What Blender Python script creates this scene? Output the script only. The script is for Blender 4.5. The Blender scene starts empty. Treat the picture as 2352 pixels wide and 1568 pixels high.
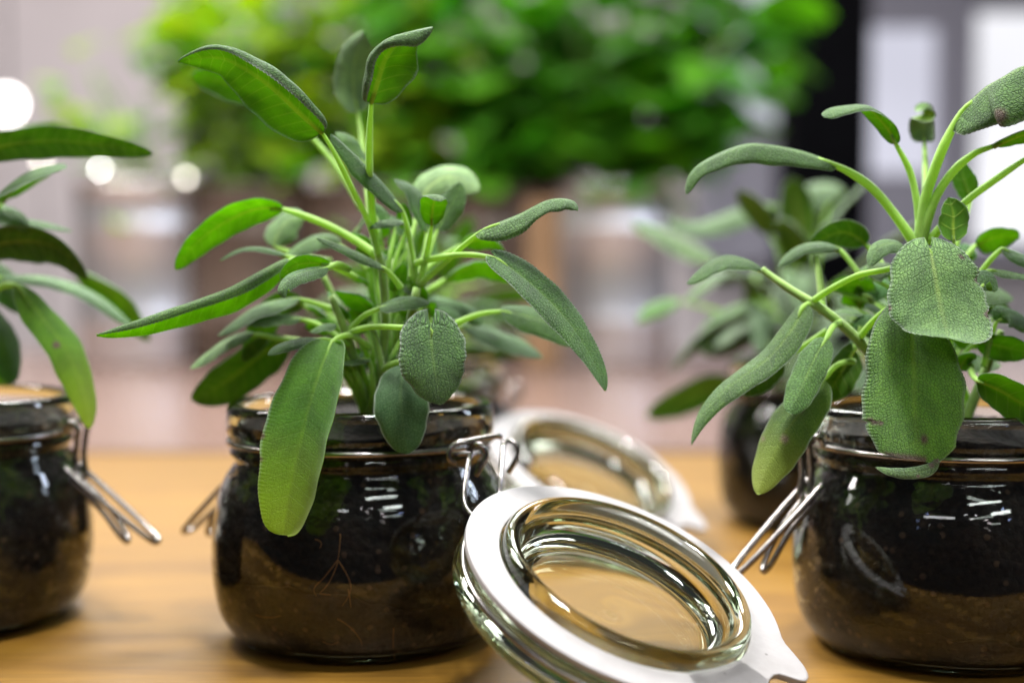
import bpy, math, random
import numpy as np
from mathutils import Vector, Matrix

R = math.radians
scene = bpy.context.scene
COL = scene.collection

# ------------------------------------------------------------------ camera
CAM_H = 0.150
PITCH = R(3.1)
FPX = 50.0 / 36.0 * 2352.0            # focal length in photo units (photo seen 2352 wide)
cam_d = bpy.data.cameras.new("camera")
cam = bpy.data.objects.new("camera", cam_d)
COL.objects.link(cam)
cam.location = (0, 0, CAM_H)
cam.rotation_euler = (math.pi / 2 - PITCH, 0, 0)
cam_d.lens = 50.0
cam_d.sensor_width = 36.0
cam_d.clip_start = 0.01
cam_d.clip_end = 60.0
cam_d.dof.use_dof = True
cam_d.dof.focus_distance = 0.494
cam_d.dof.aperture_fstop = 3.7
scene.camera = cam

# ------------------------------------------------------------------ world, lamps, exposure
world = bpy.data.worlds.new("World")
scene.world = world
world.use_nodes = True
bgn = world.node_tree.nodes["Background"]
bgn.inputs[0].default_value = (0.86, 0.90, 1.0, 1)
bgn.inputs[1].default_value = 0.025

scene.view_settings.view_transform = 'Standard'
scene.view_settings.look = 'None'
scene.view_settings.exposure = 0.24
scene.view_settings.gamma = 1.0
scene.view_settings.use_curve_mapping = False
scene.cycles.use_denoising = True
scene.cycles.max_bounces = 16
scene.cycles.transmission_bounces = 14
scene.cycles.transparent_max_bounces = 12
scene.cycles.glossy_bounces = 8
scene.cycles.caustics_refractive = True
scene.cycles.caustics_reflective = True
scene.cycles.sample_clamp_indirect = 6.0
scene.cycles.blur_glossy = 0.3


def area_lamp(name, loc, target, sx, sy, power, color=(1, 1, 1)):
    l = bpy.data.lights.new(name, 'AREA')
    l.shape = 'RECTANGLE'
    l.size = sx
    l.size_y = sy
    l.energy = power
    l.color = color
    o = bpy.data.objects.new(name, l)
    COL.objects.link(o)
    o.location = loc
    o.rotation_euler = (Vector(target) - Vector(loc)).to_track_quat('-Z', 'Y').to_euler()
    return o


def ball_lamp(name, loc, radius, power, color=(1, 1, 1)):
    l = bpy.data.lights.new(name, 'POINT')
    l.shadow_soft_size = radius
    l.energy = power
    l.color = color
    o = bpy.data.objects.new(name, l)
    COL.objects.link(o)
    o.location = loc
    return o


area_lamp("ceiling_or_added_lamp", (-0.75, 0.95, 1.45), (-0.05, 0.56, 0.1), 0.45, 0.45, 44, (1.0, 0.98, 0.96))
area_lamp("ceiling_or_added_lamp", (-0.05, 1.6, 1.7), (0.05, 0.7, 0.15), 0.6, 0.4, 30, (0.97, 0.98, 1.0))
area_lamp("ceiling_or_added_lamp", (-0.15, 2.75, 1.75), (-0.1, 2.2, 0.4), 1.8, 0.6, 60, (1.0, 0.99, 0.96))  # added behind the herbs as a backlight to make them glow
area_lamp("ceiling_or_added_lamp", (-1.3, 3.0, 1.9), (-1.2, 4.1, 0.6), 0.9, 0.5, 17, (1.0, 0.94, 0.93))
area_lamp("ceiling_or_added_lamp", (-1.25, 1.25, 1.35), (-0.55, 2.2, 0.15), 0.35, 0.6, 20, (1.0, 0.93, 0.92))  # added to put a bright streak on the left steel pot
area_lamp("ceiling_or_added_lamp", (1.35, 1.25, 0.75), (0.2, 2.2, 0.2), 0.2, 0.6, 9, (0.72, 0.80, 1.0))  # added low at the side for a bluish highlight on the right pot
area_lamp("ceiling_or_added_lamp", (0.12, 0.30, 1.40), (0.10, 0.52, 0.12), 0.22, 0.22, 30, (1.0, 0.99, 0.98))  # added above the plants so grazing light brings out leaf relief
area_lamp("ceiling_tube_lamp", (0.55, -0.75, 1.35), (0.0, 0.5, 0.1), 0.75, 0.09, 4.0, (0.95, 1.0, 0.97))
area_lamp("ceiling_tube_lamp", (0.85, -0.85, 1.05), (0.0, 0.5, 0.1), 0.45, 0.09, 3.0, (0.95, 1.0, 0.97))
area_lamp("ceiling_tube_lamp", (-0.7, -1.5, 1.25), (0.0, 0.5, 0.1), 0.9, 0.12, 3.5, (1.0, 0.98, 1.0))
for lx0, ly0, lz0, cc in [(0.42, -0.62, 0.62, (1, .85, .9)), (0.47, -0.66, 0.56, (1, .85, .9)), (0.75, -0.5, 0.9, (.4, .5, 1)), (0.80, -0.55, 0.62, (.4, .5, 1)), (0.2, -0.9, 0.8, (1, .9, .95)),
                          (0.30, -0.9, 0.95, (1, .92, .97)), (0.1, -0.95, 1.0, (1, .92, .97)), (-0.5, -0.5, 0.8, (.4, .5, 1)), (-0.62, -0.45, 0.55, (.4, .5, 1))]:
    ball_lamp("spot_lamp", (lx0, ly0, lz0), 0.022, 0.35, cc)

# ------------------------------------------------------------------ photo-space helper: ray through a photo point, to a chosen distance
CF = Vector((0, math.cos(PITCH), -math.sin(PITCH)))
CU = Vector((0, math.sin(PITCH), math.cos(PITCH)))
CX = Vector((1, 0, 0))
CAM = Vector((0, 0, CAM_H))


def P(u, v, d):
    return CAM + d * (CF + (u - 1176.0) / FPX * CX + (784.0 - v) / FPX * CU)


def cdir(n):
    return (CX * n[0] + CU * n[1] - CF * n[2])


# ------------------------------------------------------------------ object helpers
def link(o, parent=None):
    COL.objects.link(o)
    if parent is not None:
        o.parent = parent
    return o


def tag(o, label=None, cat=None, group=None, kind=None):
    if label: o["label"] = label
    if cat: o["category"] = cat
    if group: o["group"] = group
    if kind: o["kind"] = kind
    return o


def empty(name, loc=(0, 0, 0)):
    o = bpy.data.objects.new(name, None)
    o.empty_display_size = 0.01
    o.location = loc
    return link(o)


def mesh_obj(name, verts, faces, mat, parent=None, smooth=True):
    me = bpy.data.meshes.new(name)
    me.from_pydata([tuple(v) for v in verts], [], faces)
    me.update()
    if smooth:
        me.polygons.foreach_set("use_smooth", [True] * len(me.polygons))
    for m in (mat if isinstance(mat, (list, tuple)) else [mat]):
        me.materials.append(m)
    return link(bpy.data.objects.new(name, me), parent)


def lathe(profile, seg=96, closed=True):
    """profile: list of (r,z); closed -> last joins first. Points with r==0 collapse."""
    verts, faces, rows = [], [], []
    for r, z in profile:
        if r < 1e-6:
            rows.append([len(verts)])
            verts.append((0, 0, z))
        else:
            st = len(verts)
            rows.append(list(range(st, st + seg)))
            for k in range(seg):
                a = 2 * math.pi * k / seg
                verts.append((r * math.cos(a), r * math.sin(a), z))
    n = len(rows)
    rng = range(n) if closed else range(n - 1)
    for i in rng:
        A, B = rows[i], rows[(i + 1) % n]
        if len(A) == 1 and len(B) == 1:
            continue
        for k in range(seg):
            k2 = (k + 1) % seg
            if len(A) == 1:
                faces.append((A[0], B[k2], B[k]))
            elif len(B) == 1:
                faces.append((A[k], A[k2], B[0]))
            else:
                faces.append((A[k], A[k2], B[k2], B[k]))
    return verts, faces


def catmull(pts, n):
    p = np.array([tuple(q) for q in pts], float)
    if len(p) == 2:
        t = np.linspace(0, 1, n)[:, None]
        return p[0] * (1 - t) + p[1] * t
    d = np.linalg.norm(np.diff(p, axis=0), axis=1)
    k = np.concatenate([[0], np.cumsum(d)])
    m = np.zeros_like(p)
    m[1:-1] = (p[2:] - p[:-2]) / (k[2:] - k[:-2])[:, None]
    m[0] = 2 * (p[1] - p[0]) / (k[1] - k[0]) - m[1]
    m[-1] = 2 * (p[-1] - p[-2]) / (k[-1] - k[-2]) - m[-2]

    def ev(s):
        i = np.clip(np.searchsorted(k, s, side='right') - 1, 0, len(k) - 2)
        h = (k[i + 1] - k[i])
        t = ((s - k[i]) / h)[:, None]
        h = h[:, None]
        return ((2 * t**3 - 3 * t**2 + 1) * p[i] + (t**3 - 2 * t**2 + t) * h * m[i]
                + (-2 * t**3 + 3 * t**2) * p[i + 1] + (t**3 - t**2) * h * m[i + 1])
    fine = ev(np.linspace(0, k[-1], 400))
    l = np.concatenate([[0], np.cumsum(np.linalg.norm(np.diff(fine, axis=0), axis=1))])
    s = np.interp(np.linspace(0, l[-1], n), l, np.linspace(0, k[-1], 400))
    return ev(s)


def tube_geo(pts, rad, n=24, sides=8, caps=True, smoothp=True, closed=False):
    c = catmull(pts, n) if smoothp else np.array([tuple(q) for q in pts], float)
    n = len(c)
    rad = np.interp(np.linspace(0, 1, n), np.linspace(0, 1, len(rad)), rad) if hasattr(rad, '__len__') else np.full(n, rad)
    T = np.gradient(c, axis=0)
    T /= np.linalg.norm(T, axis=1)[:, None] + 1e-12
    up = np.array([0.0, 0.0, 1.0]) if abs(T[0][2]) < 0.9 else np.array([1.0, 0.0, 0.0])
    verts, faces = [], []
    N = np.cross(T[0], up); N /= np.linalg.norm(N)
    for i in range(n):
        N = N - T[i] * np.dot(N, T[i]); N /= np.linalg.norm(N)
        B = np.cross(T[i], N)
        for k in range(sides):
            a = 2 * math.pi * k / sides
            verts.append(tuple(c[i] + rad[i] * (math.cos(a) * N + math.sin(a) * B)))
    for i in range(n - 1):
        for k in range(sides):
            k2 = (k + 1) % sides
            faces.append((i * sides + k, i * sides + k2, (i + 1) * sides + k2, (i + 1) * sides + k))
    if caps:
        faces.append(tuple(range(sides))[::-1])
        faces.append(tuple(range((n - 1) * sides, n * sides)))
    return verts, faces


def tube(name, pts, rad, mat, parent=None, n=24, sides=8, smoothp=True):
    v, f = tube_geo(pts, rad, n, sides, True, smoothp)
    if parent is not None:
        off = parent.matrix_world_loc if hasattr(parent, 'matrix_world_loc') else Vector(root_loc(parent))
        v = [(a - off[0], b - off[1], c - off[2]) for a, b, c in v]
    return mesh_obj(name, v, f, mat, parent)


def root_loc(o):
    l = Vector((0, 0, 0))
    while o is not None:
        l = l + Vector(o.location)
        o = o.parent
    return l


def merge(parts):
    V, F = [], []
    for v, f in parts:
        b = len(V)
        V += list(v)
        F += [tuple(i + b for i in q) for q in f]
    return V, F


# ------------------------------------------------------------------ materials
def new_mat(name):
    m = bpy.data.materials.new(name)
    m.use_nodes = True
    nt = m.node_tree
    nt.nodes.clear()
    out = nt.nodes.new("ShaderNodeOutputMaterial")
    return m, nt, out


def nd(nt, typ, props=None, **ins):
    n = nt.nodes.new(typ)
    for k, v in (props or {}).items():
        setattr(n, k, v)
    for k, v in ins.items():
        key = k.replace('_', ' ')
        sock = None
        for s in n.inputs:
            if s.name == key or s.identifier == k:
                sock = s
                break
        if sock is None:
            sock = n.inputs[int(k[1:])]
        if isinstance(v, bpy.types.NodeSocket):
            nt.links.new(v, sock)
        else:
            sock.default_value = v
    return n


def math_n(nt, op, a, b=None, c=None, clamp=False):
    n = nt.nodes.new("ShaderNodeMath")
    n.operation = op
    n.use_clamp = clamp
    for i, x in enumerate((a, b, c)):
        if x is None: continue
        if isinstance(x, bpy.types.NodeSocket): nt.links.new(x, n.inputs[i])
        else: n.inputs[i].default_value = x
    return n.outputs[0]


def mixc(nt, fac, a, b, mode='MIX'):
    n = nt.nodes.new("ShaderNodeMix")
    n.data_type = 'RGBA'
    n.blend_type = mode
    n.clamp_factor = True
    for s, x in ((n.inputs[0], fac), (n.inputs[6], a), (n.inputs[7], b)):
        if isinstance(x, bpy.types.NodeSocket): nt.links.new(x, s)
        else: s.default_value = x if not isinstance(x, tuple) else (x + (1,))[:4]
    return n.outputs[2]


def ramp(nt, fac, stops, interp='LINEAR'):
    n = nt.nodes.new("ShaderNodeValToRGB")
    n.color_ramp.interpolation = interp
    el = n.color_ramp.elements
    while len(el) > 1: el.remove(el[-1])
    el[0].position = stops[0][0]
    el[0].color = (stops[0][1] + (1,))[:4] if isinstance(stops[0][1], tuple) else (stops[0][1],) * 3 + (1,)
    for p, c in stops[1:]:
        e = el.new(p)
        e.color = (c + (1,))[:4] if isinstance(c, tuple) else (c,) * 3 + (1,)
    nt.links.new(fac, n.inputs[0])
    return n.outputs[0]


def sage_side(name, under, groove, dome, rib, trans_col, trans, sheen, bump=0.0004, cell=1.0, old=False):
    m, nt, out = new_mat(name)
    uv = nd(nt, "ShaderNodeUVMap", {"uv_map": "UVMap"}).outputs[0]
    lx = nd(nt, "ShaderNodeAttribute", {"attribute_name": "lx"}).outputs["Fac"]
    lt = nd(nt, "ShaderNodeAttribute", {"attribute_name": "lt"}).outputs["Fac"]
    br = nd(nt, "ShaderNodeAttribute", {"attribute_name": "brown"}).outputs["Fac"]
    oi = nd(nt, "ShaderNodeObjectInfo")
    seed = math_n(nt, 'MULTIPLY', oi.outputs["Random"], 37.0)
    cmb = nd(nt, "ShaderNodeCombineXYZ", X=seed, Y=seed, Z=0.0).outputs[0]
    uvs = nd(nt, "ShaderNodeVectorMath", {"operation": 'ADD'}, v0=uv, v1=cmb).outputs[0]
    dn = nd(nt, "ShaderNodeTexNoise", {"noise_dimensions": '2D'}, Vector=uvs, Scale=0.35 / cell, Detail=2.0)
    dv = nd(nt, "ShaderNodeVectorMath", {"operation": 'MULTIPLY_ADD'}, v0=dn.outputs["Color"], v1=(1.1, 1.1, 0), v2=uvs).outputs[0]
    sc = nd(nt, "ShaderNodeVectorMath", {"operation": 'MULTIPLY'}, v0=dv, v1=(1.0 / cell, 0.78 / cell, 1)).outputs[0]
    vor = nd(nt, "ShaderNodeTexVoronoi", {"voronoi_dimensions": '2D', "feature": 'DISTANCE_TO_EDGE'}, Vector=sc, Scale=1.0, Randomness=0.9)
    h1 = ramp(nt, vor.outputs["Distance"], [(0.0, 0.0), (0.07, 0.35), (0.18, 0.78), (0.40, 1.0)])
    sc2 = nd(nt, "ShaderNodeVectorMath", {"operation": 'MULTIPLY'}, v0=dv, v1=(2.1 / cell, 1.5 / cell, 1)).outputs[0]
    vor2 = nd(nt, "ShaderNodeTexVoronoi", {"voronoi_dimensions": '2D', "feature": 'DISTANCE_TO_EDGE'}, Vector=sc2, Scale=1.0, Randomness=1.0)
    h2 = ramp(nt, vor2.outputs["Distance"], [(0.0, 0.0), (0.2, 0.75), (0.40, 1.0)])
    var = nd(nt, "ShaderNodeTexNoise", {"noise_dimensions": '2D'}, Vector=uvs, Scale=0.22, Detail=2.0)
    h = math_n(nt, 'ADD', math_n(nt, 'MULTIPLY', h1, 0.62), math_n(nt, 'MULTIPLY', h2, 0.38))
    h = math_n(nt, 'ADD', h, math_n(nt, 'MULTIPLY', math_n(nt, 'SUBTRACT', 1.0, h), math_n(nt, 'MULTIPLY', ramp(nt, var.outputs["Fac"], [(0.35, 0.0), (0.7, 1.0)]), 0.3)))
    big = nd(nt, "ShaderNodeTexNoise", {"noise_dimensions": '2D'}, Vector=uvs, Scale=0.12, Detail=3.0)
    fine = nd(nt, "ShaderNodeTexNoise", {"noise_dimensions": '2D'}, Vector=uvs, Scale=5.0, Detail=2.0)
    ax = math_n(nt, 'ABSOLUTE', lx)
    ribm = ramp(nt, ax, [(0.0, 1.0), (0.05, 0.9), (0.11, 0.0)] if under else [(0.0, 1.0), (0.03, 0.8), (0.07, 0.0)])
    ribm = math_n(nt, 'MULTIPLY', ribm, math_n(nt, 'SUBTRACT', 1.05, lt, clamp=True))
    sep = nd(nt, "ShaderNodeSeparateXYZ", Vector=uvs)
    wav = math_n(nt, 'ABSOLUTE', math_n(nt, 'SINE', math_n(nt, 'MULTIPLY', sep.outputs[0], math.pi / 4.6)))
    vein = ramp(nt, wav, [(0.0, 1.0), (0.10, 0.5), (0.26, 0.0)])
    vein = math_n(nt, 'MULTIPLY', vein, math_n(nt, 'SUBTRACT', 1.0, math_n(nt, 'POWER', ax, 3.0), clamp=True))
    if under:
        col = ramp(nt, h, [(0.0, dome), (0.45, tuple(0.5 * (a + b) for a, b in zip(groove, dome))), (0.95, groove)])
        col = mixc(nt, math_n(nt, 'MULTIPLY', vein, 0.6), col, rib)
        hh = math_n(nt, 'ADD', math_n(nt, 'MULTIPLY', vein, 1.2), math_n(nt, 'MULTIPLY', h, -0.5))
    else:
        col = ramp(nt, h, [(0.0, groove), (0.5, tuple(0.5 * a + 0.28 * b for a, b in zip(groove, dome))), (1.0, dome)])
        hh = math_n(nt, 'SUBTRACT', h, math_n(nt, 'MULTIPLY', vein, 0.6))
    col = mixc(nt, math_n(nt, 'MULTIPLY', ribm, 0.8), col, rib)
    col = mixc(nt, 0.55, col, ramp(nt, big.outputs["Fac"], [(0.3, (0.55, 0.6, 0.5)), (0.5, (1, 1, 1)), (0.72, (1.35, 1.25, 1.1))]), 'MULTIPLY')
    col = mixc(nt, 0.4, col, ramp(nt, fine.outputs["Fac"], [(0.3, (0.6, 0.6, 0.6)), (0.7, (1.35, 1.35, 1.35))]), 'MULTIPLY')
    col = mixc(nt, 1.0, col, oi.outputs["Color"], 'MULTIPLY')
    edge = ramp(nt, ax, [(0.92, 0.0), (0.975, 0.6), (1.0, 0.8)])
    if not under:
        fz = math_n(nt, 'MULTIPLY', ramp(nt, fine.outputs["Fac"], [(0.50, 0.0), (0.66, 1.0)]), math_n(nt, 'MULTIPLY', h, 0.25))
        col = mixc(nt, fz, col, (0.42, 0.54, 0.34))
    col = mixc(nt, edge, col, (0.46, 0.53, 0.43))
    bro = math_n(nt, 'MULTIPLY', br, math_n(nt, 'ADD', 0.8, fine.outputs["Fac"]), clamp=True)
    col = mixc(nt, bro, col, mixc(nt, h, (0.07, 0.04, 0.03), (0.30, 0.22, 0.165)))
    bmp = nd(nt, "ShaderNodeBump", Strength=1.0, Distance=bump, Height=math_n(nt, 'ADD', hh, math_n(nt, 'MULTIPLY', fine.outputs["Fac"], 0.55)))
    pr = nd(nt, "ShaderNodeBsdfPrincipled", Base_Color=col, Roughness=0.62, Normal=bmp.outputs[0])
    pr.inputs["Specular IOR Level"].default_value = 0.28
    pr.inputs["Sheen Weight"].default_value = sheen
    pr.inputs["Sheen Roughness"].default_value = 0.45
    pr.inputs["Sheen Tint"].default_value = (0.92, 1.0, 0.93, 1)
    tcol = mixc(nt, 1.0, trans_col, ramp(nt, big.outputs['Fac'], [(0.3, (0.75, 0.78, 0.7)), (0.7, (1.0, 1.0, 1.0))]), 'MULTIPLY')
    tcol = mixc(nt, math_n(nt, 'MULTIPLY', math_n(nt, 'SUBTRACT', 1.0, h), 0.35), tcol, (0.04, 0.10, 0.0))
    if old:
        tip = ramp(nt, lt, [(0.45, 0.0), (0.95, 0.75)])
        tcol = mixc(nt, tip, tcol, (0.85, 0.9, 0.08))
        col = mixc(nt, tip, col, (0.30, 0.36, 0.05))
        nt.links.new(col, pr.inputs['Base Color'])
    tcol = mixc(nt, math_n(nt, 'MULTIPLY', vein, 0.3), tcol, (0.75, 0.85, 0.25))
    if under:
        tcol = mixc(nt, math_n(nt, 'MULTIPLY', ribm, 0.75), tcol, (0.95, 0.92, 0.22))
    tcol = mixc(nt, br, tcol, (0.12, 0.07, 0.03))
    tr = nd(nt, "ShaderNodeBsdfTranslucent", Color=tcol)
    mx = nd(nt, "ShaderNodeMixShader", Fac=math_n(nt, 'MULTIPLY', oi.outputs["Alpha"], trans))
    nt.links.new(pr.outputs[0], mx.inputs[1])
    nt.links.new(tr.outputs[0], mx.inputs[2])
    nt.links.new(mx.outputs[0], out.inputs[0])
    return m


def plain(name, col, rough=0.5, metal=0.0, spec=0.5, noise=None, bump=0.0, trans=0.0, tcol=None, sheen=0.0, coat=0.0):
    m, nt, out = new_mat(name)
    tc = nd(nt, "ShaderNodeTexCoord")
    base = (col + (1,))[:4]
    c = base
    pr = nd(nt, "ShaderNodeBsdfPrincipled", Roughness=rough, Metallic=metal)
    pr.inputs["Specular IOR Level"].default_value = spec
    pr.inputs["Sheen Weight"].default_value = sheen
    pr.inputs["Coat Weight"].default_value = coat
    if noise:
        n = nd(nt, "ShaderNodeTexNoise", Vector=tc.outputs["Object"], Scale=noise[0], Detail=5.0, Roughness=0.65)
        lo = tuple(x * noise[1] for x in col)
        hi = tuple(min(1.0, x * noise[2]) for x in col)
        c = ramp(nt, n.outputs["Fac"], [(0.3, lo), (0.7, hi)])
        nt.links.new(c, pr.inputs["Base Color"])
        if bump:
            b = nd(nt, "ShaderNodeBump", Strength=1.0, Distance=bump, Height=n.outputs["Fac"])
            nt.links.new(b.outputs[0], pr.inputs["Normal"])
    else:
        pr.inputs["Base Color"].default_value = base
    if trans:
        tr = nd(nt, "ShaderNodeBsdfTranslucent", Color=(tcol + (1,))[:4])
        mx = nd(nt, "ShaderNodeMixShader", Fac=trans)
        nt.links.new(pr.outputs[0], mx.inputs[1])
        nt.links.new(tr.outputs[0], mx.inputs[2])
        nt.links.new(mx.outputs[0], out.inputs[0])
    else:
        nt.links.new(pr.outputs[0], out.inputs[0])
    return m


def glass_mat(name, col, rough=0.0, absorb=None):
    m, nt, out = new_mat(name)
    g = nd(nt, "ShaderNodeBsdfGlass", Color=(col + (1,))[:4], Roughness=rough, IOR=1.5)
    tc = nd(nt, "ShaderNodeTexCoord")
    n = nd(nt, "ShaderNodeTexNoise", Vector=tc.outputs["Object"], Scale=35.0, Detail=2.0)
    b = nd(nt, "ShaderNodeBump", Strength=0.25, Distance=0.0003, Height=n.outputs["Fac"])
    sm = nd(nt, "ShaderNodeTexNoise", Vector=tc.outputs["Object"], Scale=55.0, Detail=6.0, Roughness=0.7)
    nt.links.new(ramp(nt, sm.outputs["Fac"], [(0.48, 0.0), (0.62, 0.02), (0.75, 0.07)]), g.inputs["Roughness"])
    nt.links.new(b.outputs[0], g.inputs["Normal"])
    nt.links.new(g.outputs[0], out.inputs[0])
    if absorb:
        va = nd(nt, "ShaderNodeVolumeAbsorption", Color=(absorb[0] + (1,))[:4], Density=absorb[1])
        nt.links.new(va.outputs[0], out.inputs["Volume"])
    return m


M = {}
M['sage_top'] = sage_side("sage_upper_side", False, (0.009, 0.070, 0.005), (0.185, 0.385, 0.090), (0.28, 0.46, 0.09), (0.26, 0.62, 0.04), 0.26, 0.28, 0.00095)
M['sage_under'] = sage_side("sage_underside", True, (0.065, 0.18, 0.006), (0.16, 0.30, 0.015), (0.50, 0.56, 0.04), (0.62, 0.95, 0.03), 0.56, 0.15, 0.0003)
M['sage_old'] = sage_side("sage_upper_side_old_leaf", False, (0.05, 0.15, 0.006), (0.13, 0.27, 0.018), (0.24, 0.38, 0.04), (0.45, 0.85, 0.03), 0.45, 0.2, 0.00020, old=True)
M['sage_smooth'] = sage_side("sage_upper_side_smooth", False, (0.02, 0.08, 0.02), (0.055, 0.14, 0.04), (0.10, 0.20, 0.05), (0.20, 0.50, 0.06), 0.25, 0.2, 0.00012)
M['stalk'] = plain("sage_stalk", (0.27, 0.46, 0.08), 0.55, spec=0.3, noise=(160, 0.8, 1.2), bump=0.0002, trans=0.35, tcol=(0.6, 0.9, 0.10), sheen=0.35)
M['stem'] = plain("sage_stem", (0.22, 0.37, 0.07), 0.65, spec=0.25, noise=(120, 0.7, 1.2), bump=0.0003, sheen=0.4)
M['glass'] = glass_mat("jar_glass", (0.985, 1.0, 0.985), absorb=((0.66, 0.84, 0.66), 14.0))
M['lid_glass'] = glass_mat("lid_glass", (0.98, 1.0, 0.97), absorb=((0.72, 0.78, 0.62), 17.0))
M['wire'] = plain("steel_wire", (0.34, 0.315, 0.30), 0.25, metal=1.0, noise=(220, 0.8, 1.15))


def soil_mat(name, base, mid, bit, bits):
    m, nt, out = new_mat(name)
    o = nd(nt, "ShaderNodeTexCoord").outputs["Object"]
    n1 = nd(nt, "ShaderNodeTexNoise", Vector=o, Scale=70.0, Detail=8.0, Roughness=0.75)
    n2 = nd(nt, "ShaderNodeTexNoise", Vector=o, Scale=420.0, Detail=4.0, Roughness=0.7)
    vs = nd(nt, "ShaderNodeTexVoronoi", Vector=o, Scale=330.0, Randomness=1.0)
    sc = nd(nt, "ShaderNodeSeparateColor", Color=vs.outputs["Color"])
    col = ramp(nt, n1.outputs["Fac"], [(0.34, base), (0.52, tuple(0.6 * a + 0.4 * b for a, b in zip(base, mid))), (0.70, mid)])
    col = mixc(nt, 0.8, col, ramp(nt, n2.outputs["Fac"], [(0.3, (0.35, 0.35, 0.35)), (0.7, (1.7, 1.6, 1.5))]), 'MULTIPLY')
    col = mixc(nt, math_n(nt, 'MULTIPLY', ramp(nt, sc.outputs[0], [(bits, 0.0), (bits + 0.02, 1.0)]), ramp(nt, vs.outputs["Distance"], [(0.25, 1.0), (0.5, 0.0)])), col, bit)
    hh = math_n(nt, 'ADD', math_n(nt, 'MULTIPLY', n2.outputs["Fac"], 0.6), math_n(nt, 'MULTIPLY', vs.outputs["Distance"], -0.8))
    b = nd(nt, "ShaderNodeBump", Strength=1.0, Distance=0.0012, Height=hh)
    pr = nd(nt, "ShaderNodeBsdfPrincipled", Base_Color=col, Roughness=0.85, Normal=b.outputs[0])
    pr.inputs["Specular IOR Level"].default_value = 0.2
    nt.links.new(pr.outputs[0], out.inputs[0])
    return m


M['soil_dark'] = soil_mat("dark_potting_soil", (0.004, 0.003, 0.0025), (0.016, 0.010, 0.007), (0.05, 0.03, 0.018), 0.90)
M['coir'] = soil_mat("brown_coir", (0.005, 0.0037, 0.0029), (0.034, 0.0235, 0.0165), (0.075, 0.045, 0.025), 0.82)
M['root'] = plain("fine_root", (0.15, 0.072, 0.026), 0.8, spec=0.1, noise=(300, 0.7, 1.2))


# rubber: off-white with scuffs, specks
def rubber():
    m, nt, out = new_mat("white_rubber")
    tc = nd(nt, "ShaderNodeTexCoord")
    o = tc.outputs["Object"]
    n1 = nd(nt, "ShaderNodeTexNoise", Vector=o, Scale=60.0, Detail=6.0, Roughness=0.7)
    mp = nd(nt, "ShaderNodeMapping", Vector=o, Scale=(1.0, 4.0, 1.0), Rotation=(0, 0, 0.7))
    n2 = nd(nt, "ShaderNodeTexNoise", Vector=mp.outputs[0], Scale=160.0, Detail=4.0, Roughness=0.7)
    vs = nd(nt, "ShaderNodeTexVoronoi", Vector=o, Scale=115.0)
    col = ramp(nt, n1.outputs["Fac"], [(0.25, (0.29, 0.275, 0.27)), (0.6, (0.35, 0.335, 0.335))])
    sm = math_n(nt, 'MULTIPLY', ramp(nt, n1.outputs["Fac"], [(0.54, 0.0), (0.64, 1.0)]), ramp(nt, n2.outputs["Fac"], [(0.52, 0.0), (0.66, 0.6)]))
    col = mixc(nt, sm, col, (0.32, 0.31, 0.31))
    sp = math_n(nt, 'MULTIPLY', ramp(nt, vs.outputs["Distance"], [(0.0, 1.0), (0.05, 0.8), (0.075, 0.0)]),
                ramp(nt, nd(nt, "ShaderNodeSeparateColor", Color=vs.outputs["Color"]).outputs[0], [(0.55, 0.0), (0.6, 1.0)]))
    col = mixc(nt, sp, col, (0.10, 0.09, 0.09))
    bm = nd(nt, "ShaderNodeBump", Strength=0.5, Distance=0.0002, Height=n2.outputs["Fac"])
    pr = nd(nt, "ShaderNodeBsdfPrincipled", Base_Color=col, Roughness=0.5, Normal=bm.outputs[0])
    pr.inputs["Specular IOR Level"].default_value = 0.35
    pr.inputs["Subsurface Weight"].default_value = 0.0
    nt.links.new(pr.outputs[0], out.inputs[0])
    return m


M['rubber'] = rubber()


def wood(name, dark, mid, light, rough, sc=1.0, coat=0.0):
    m, nt, out = new_mat(name)
    tc = nd(nt, "ShaderNodeTexCoord")
    o = tc.outputs["Object"]
    mp = nd(nt, "ShaderNodeMapping", Vector=o, Scale=(3.0 * sc, 42.0 * sc, 10.0))
    n1 = nd(nt, "ShaderNodeTexNoise", Vector=mp.outputs[0], Scale=1.0, Detail=6.0, Roughness=0.6, Distortion=0.4)
    mp2 = nd(nt, "ShaderNodeMapping", Vector=o, Scale=(25.0 * sc, 700.0 * sc, 10.0))
    n2 = nd(nt, "ShaderNodeTexNoise", Vector=mp2.outputs[0], Scale=1.0, Detail=3.0, Roughness=0.7)
    n3 = nd(nt, "ShaderNodeTexNoise", Vector=o, Scale=5.0, Detail=3.0)
    col = ramp(nt, n1.outputs["Fac"], [(0.28, dark), (0.5, mid), (0.74, light)])
    col = mixc(nt, 0.6, col, ramp(nt, n2.outputs["Fac"], [(0.32, (0.48, 0.42, 0.36)), (0.55, (1.08, 1.06, 1.04))]), 'MULTIPLY')
    col = mixc(nt, 0.5, col, ramp(nt, n3.outputs["Fac"], [(0.35, (0.86, 0.84, 0.82)), (0.65, (1.12, 1.1, 1.08))]), 'MULTIPLY')
    bm = nd(nt, "ShaderNodeBump", Strength=0.5, Distance=0.0002, Height=n2.outputs["Fac"])
    pr = nd(nt, "ShaderNodeBsdfPrincipled", Base_Color=col, Roughness=rough, Normal=bm.outputs[0])
    pr.inputs["Specular IOR Level"].default_value = 0.3
    pr.inputs["Coat Weight"].default_value = coat
    pr.inputs["Coat Roughness"].default_value = 0.25
    nt.links.new(pr.outputs[0], out.inputs[0])
    return m


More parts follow.
